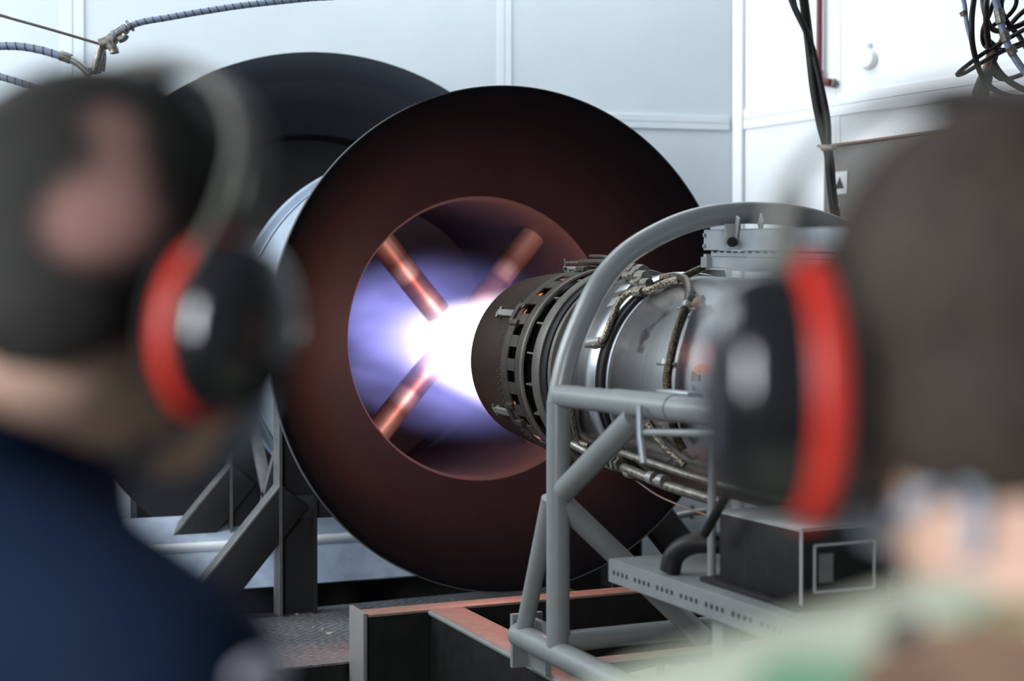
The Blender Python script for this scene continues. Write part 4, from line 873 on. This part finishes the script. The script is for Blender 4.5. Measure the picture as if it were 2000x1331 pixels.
HAIR_SPOTS = ((195, 425, .85, .030), (150, 440, .6, .022), (240, 330, .55, .020), (228, 250, .5, .020), (260, 420, .5, .022))
HN = hair_mat('hair_black', (.016, .015, .014), (.035, .031, .028), (.42, .22, .19), HAIR_SPOTS)
hair_mat('hair_brown', (.030, .021, .016), (.060, .042, .032))

def earmuffs(Hf, Rw, label, k=1.0, ez=-.030, dk=1.0, bw=.011, sides=(1, -1)):
    root = empty('ear_defenders', Hf(0, 0, .1)); tag(root, label, 'ear defenders')
    for s in sides:
        N_ = (Rw @ Vector((s, 0, 0))).normalized(); R = frame(N_, Rw @ Vector((0, 1, 0)))
        o_ = Hf(s*.094, .004, ez)
        def ell(prof):                            # prof: (radius factor, height along ear axis); oval 0.042 x 0.054
            mb = MB(); n_ = 40; vs = []; fs = []
            for f, h in prof: vs += [o_ + R @ Vector((math.cos(2*PI*q/n_)*.044*k*f, math.sin(2*PI*q/n_)*.056*k*f, h*k*dk)) for q in range(n_)]
            for i in range(len(prof)-1): fs += [(i*n_+q, i*n_+(q+1) % n_, (i+1)*n_+(q+1) % n_, (i+1)*n_+q) for q in range(n_)]
            mb.add(vs, fs); return mb
        cp = ell([(.01, .004), (.96, .004), (.98, .012), (.96, .026), (.90, .038), (.76, .047), (.5, .052), (.2, .0535), (.01, .054)]).build('cup', 'muff_black', root, 50)
        ell([(.90, -.006), (1.03, -.006), (1.06, .000), (1.045, .006), (1.0, .009), (.92, .008)]).build('rim', 'muff_red', cp, 50)
        ell([(.60, -.020), (1.0, -.020), (1.10, -.014), (1.10, -.006), (.98, -.003), (.6, -.003)]).build('cushion', 'muff_pad', cp, 50)
        piv = o_ + R @ Vector((0, 0, .022))
        # fork wire from the cup up to the headband
        for dy in (-.026, .026):
            a = Hf(s*.100, dy*.55, .035); b_ = Hf(s*.100, dy, .0); mb = MB(); mb.tube(spline([o_+R @ Vector((dy*1.5, -.0, .012)), b_, a, Hf(s*.096, dy*.3, .075)], 6), .0032, 8); mb.build('fork_wire', 'muff_wire', cp, 60)
    for dy in (-.012, .010):
        pts = []
        for i in range(25):
            a = PI*(i/24); pts.append(Hf(.107*math.cos(a), dy-.004, .055+.077*math.sin(a)))
        mb = MB(); mb.tube(pts, .0035, 8); mb.build('headband_wire', 'muff_wire', root, 60)
    mb = MB(); pts = [Hf(.104*math.cos(PI*i/24), 0, .055+.074*math.sin(PI*i/24)) for i in range(-3, 28)]; vs = []; fs = []
    ax = Rw @ Vector((0, 1, 0))
    for p in pts:
        rdl = (p-Hf(0, 0, .055)).normalized(); vs += [p-ax*bw, p+ax*bw, p+ax*bw+rdl*.004, p-ax*bw+rdl*.004]
    for i in range(len(pts)-1): fs += [(4*i+q, 4*i+(q+1) % 4, 4*i+4+(q+1) % 4, 4*i+4+q) for q in range(4)]
    mb.add(vs, fs); mb.build('headband', 'muff_wire', root, 50); return root

# left: navy jacket, head turned right towards the flame
bodyL, HL, RL = person(at_d(232, 540, .86), math.radians(24+38), 1.65, math.radians(14), .095, 'skin', 'navy', 'trouser_navy',
    'person in navy jacket seen from behind, thinning black hair, wearing ear defenders', 'hair_black', .045, 3.0, 1.08, .018)
earL = earmuffs(HL, RL, 'black ear defenders with red rims on the black-haired person', .92, -.030, .78, .007)
bodyR, HR, RR = person(at_d(1938, 692, .70), math.radians(24-5), 1.606, math.radians(8), .05, 'skin_light', 'camo', 'camo',
    'person in camouflage jacket seen from behind, short brown hair, wearing ear defenders', 'hair_brown', .050, .2)
earR = earmuffs(HR, RR, 'black ear defenders with red rims on the brown-haired person', 1.12, -.016, .85, .017)

# mask ties lying on the necks
bpy.context.view_layer.update()
def bvh_of(o):
    objs = [o]+[c for c in o.children if c.type == 'MESH']; vs = []; fs = []
    for q in objs:
        k = len(vs); vs += [q.matrix_world @ v.co for v in q.data.vertices]; fs += [[i+k for i in p.vertices] for p in q.data.polygons]
    return BVHTree.FromPolygons(vs, fs)
def lie(bv, px, off, d0):
    out = []; last = d0
    for u, v in px:
        r = ray(u, v); h = bv.ray_cast(CAM, r.normalized())
        if h[0] is not None: last = (h[0]-CAM).dot(FW)-off
        out.append(at_d(u, v, last))
    return out
bl = bvh_of(bodyL); br = bvh_of(bodyR)
def skin_of(o): return BVHTree.FromPolygons([o.matrix_world @ v.co for v in o.data.vertices], [list(p.vertices) for p in o.data.polygons])
blb = skin_of(bodyL); brb = skin_of(bodyR)
invL = bodyL.matrix_world.inverted()
for c, sb in zip(HAIR_SPOTS, HN):
    h = bl.ray_cast(CAM, ray(c[0], c[1]).normalized())[0]
    if h is not None: sb.inputs[1].default_value = invL @ h
inv = bodyR.matrix_world.inverted()
for c, sb in zip(CAMO_SPOTS, SPOT_NODES):
    h = br.ray_cast(CAM, ray(c[0], c[1]).normalized())[0]
    if h is None: h = at_d(c[0], c[1], .62)
    sb.inputs[1].default_value = inv @ h
mk = empty('face_mask', HL(0, .1, -.06)); tag(mk, 'pale mask tie knotted behind the neck of the navy jacket wearer', 'mask')
for px in ([(205, 885), (250, 880), (300, 868), (350, 852), (385, 825), (405, 795)], [(262, 878), (275, 900), (283, 930), (290, 960)], [(300, 868), (288, 890), (283, 925)]):
    mb = MB(); mb.tube(spline(lie(blb, px, .005, .86), 6), .0042, 8); mb.build('tie', 'strap_dim', mk, 60)
mb = MB(); mb.sph(HL(0, .092, -.062), (.050, .022, .045), 20, 12, RL); mb.build('mask_body', 'strap', mk, 60)
mk2 = empty('face_mask', HR(0, .1, -.06)); tag(mk2, 'pale blue mask tie looped behind the neck of the camouflage jacket wearer', 'mask')
for px in ([(1700, 960), (1690, 1010), (1700, 1050), (1730, 1030), (1790, 985), (1850, 945), (1890, 950), (1905, 990), (1908, 1040), (1898, 1095)],):
    mb = MB(); mb.tube(spline(lie(brb, px, .005, .64), 6), .0048, 8); mb.build('tie', 'strap', mk2, 60)
mb = MB(); mb.sph(HR(0, .092, -.062), (.050, .022, .045), 20, 12, RR); mb.build('mask_body', 'strap', mk2, 60)

# pale sleeve patch on the navy jacket's right shoulder
h = None
for uu in range(500, 380, -4):
    h = bl.ray_cast(CAM, ray(uu, 1315).normalized())
    if h[0] is not None: break
nrm = h[1] if h[1].dot(FW) < 0 else -h[1]
mb = MB(); mb.sph(h[0]+RT*.002, (.007, .018, .004), 20, 10, frame(nrm, (0, 0, 1))); o = mb.build('sleeve_patch', 'pale_cloth', None, 60)
o.parent = bodyL; o.matrix_parent_inverse = bodyL.matrix_world.inverted(); o['label'] = 'pale lavender sleeve patch'
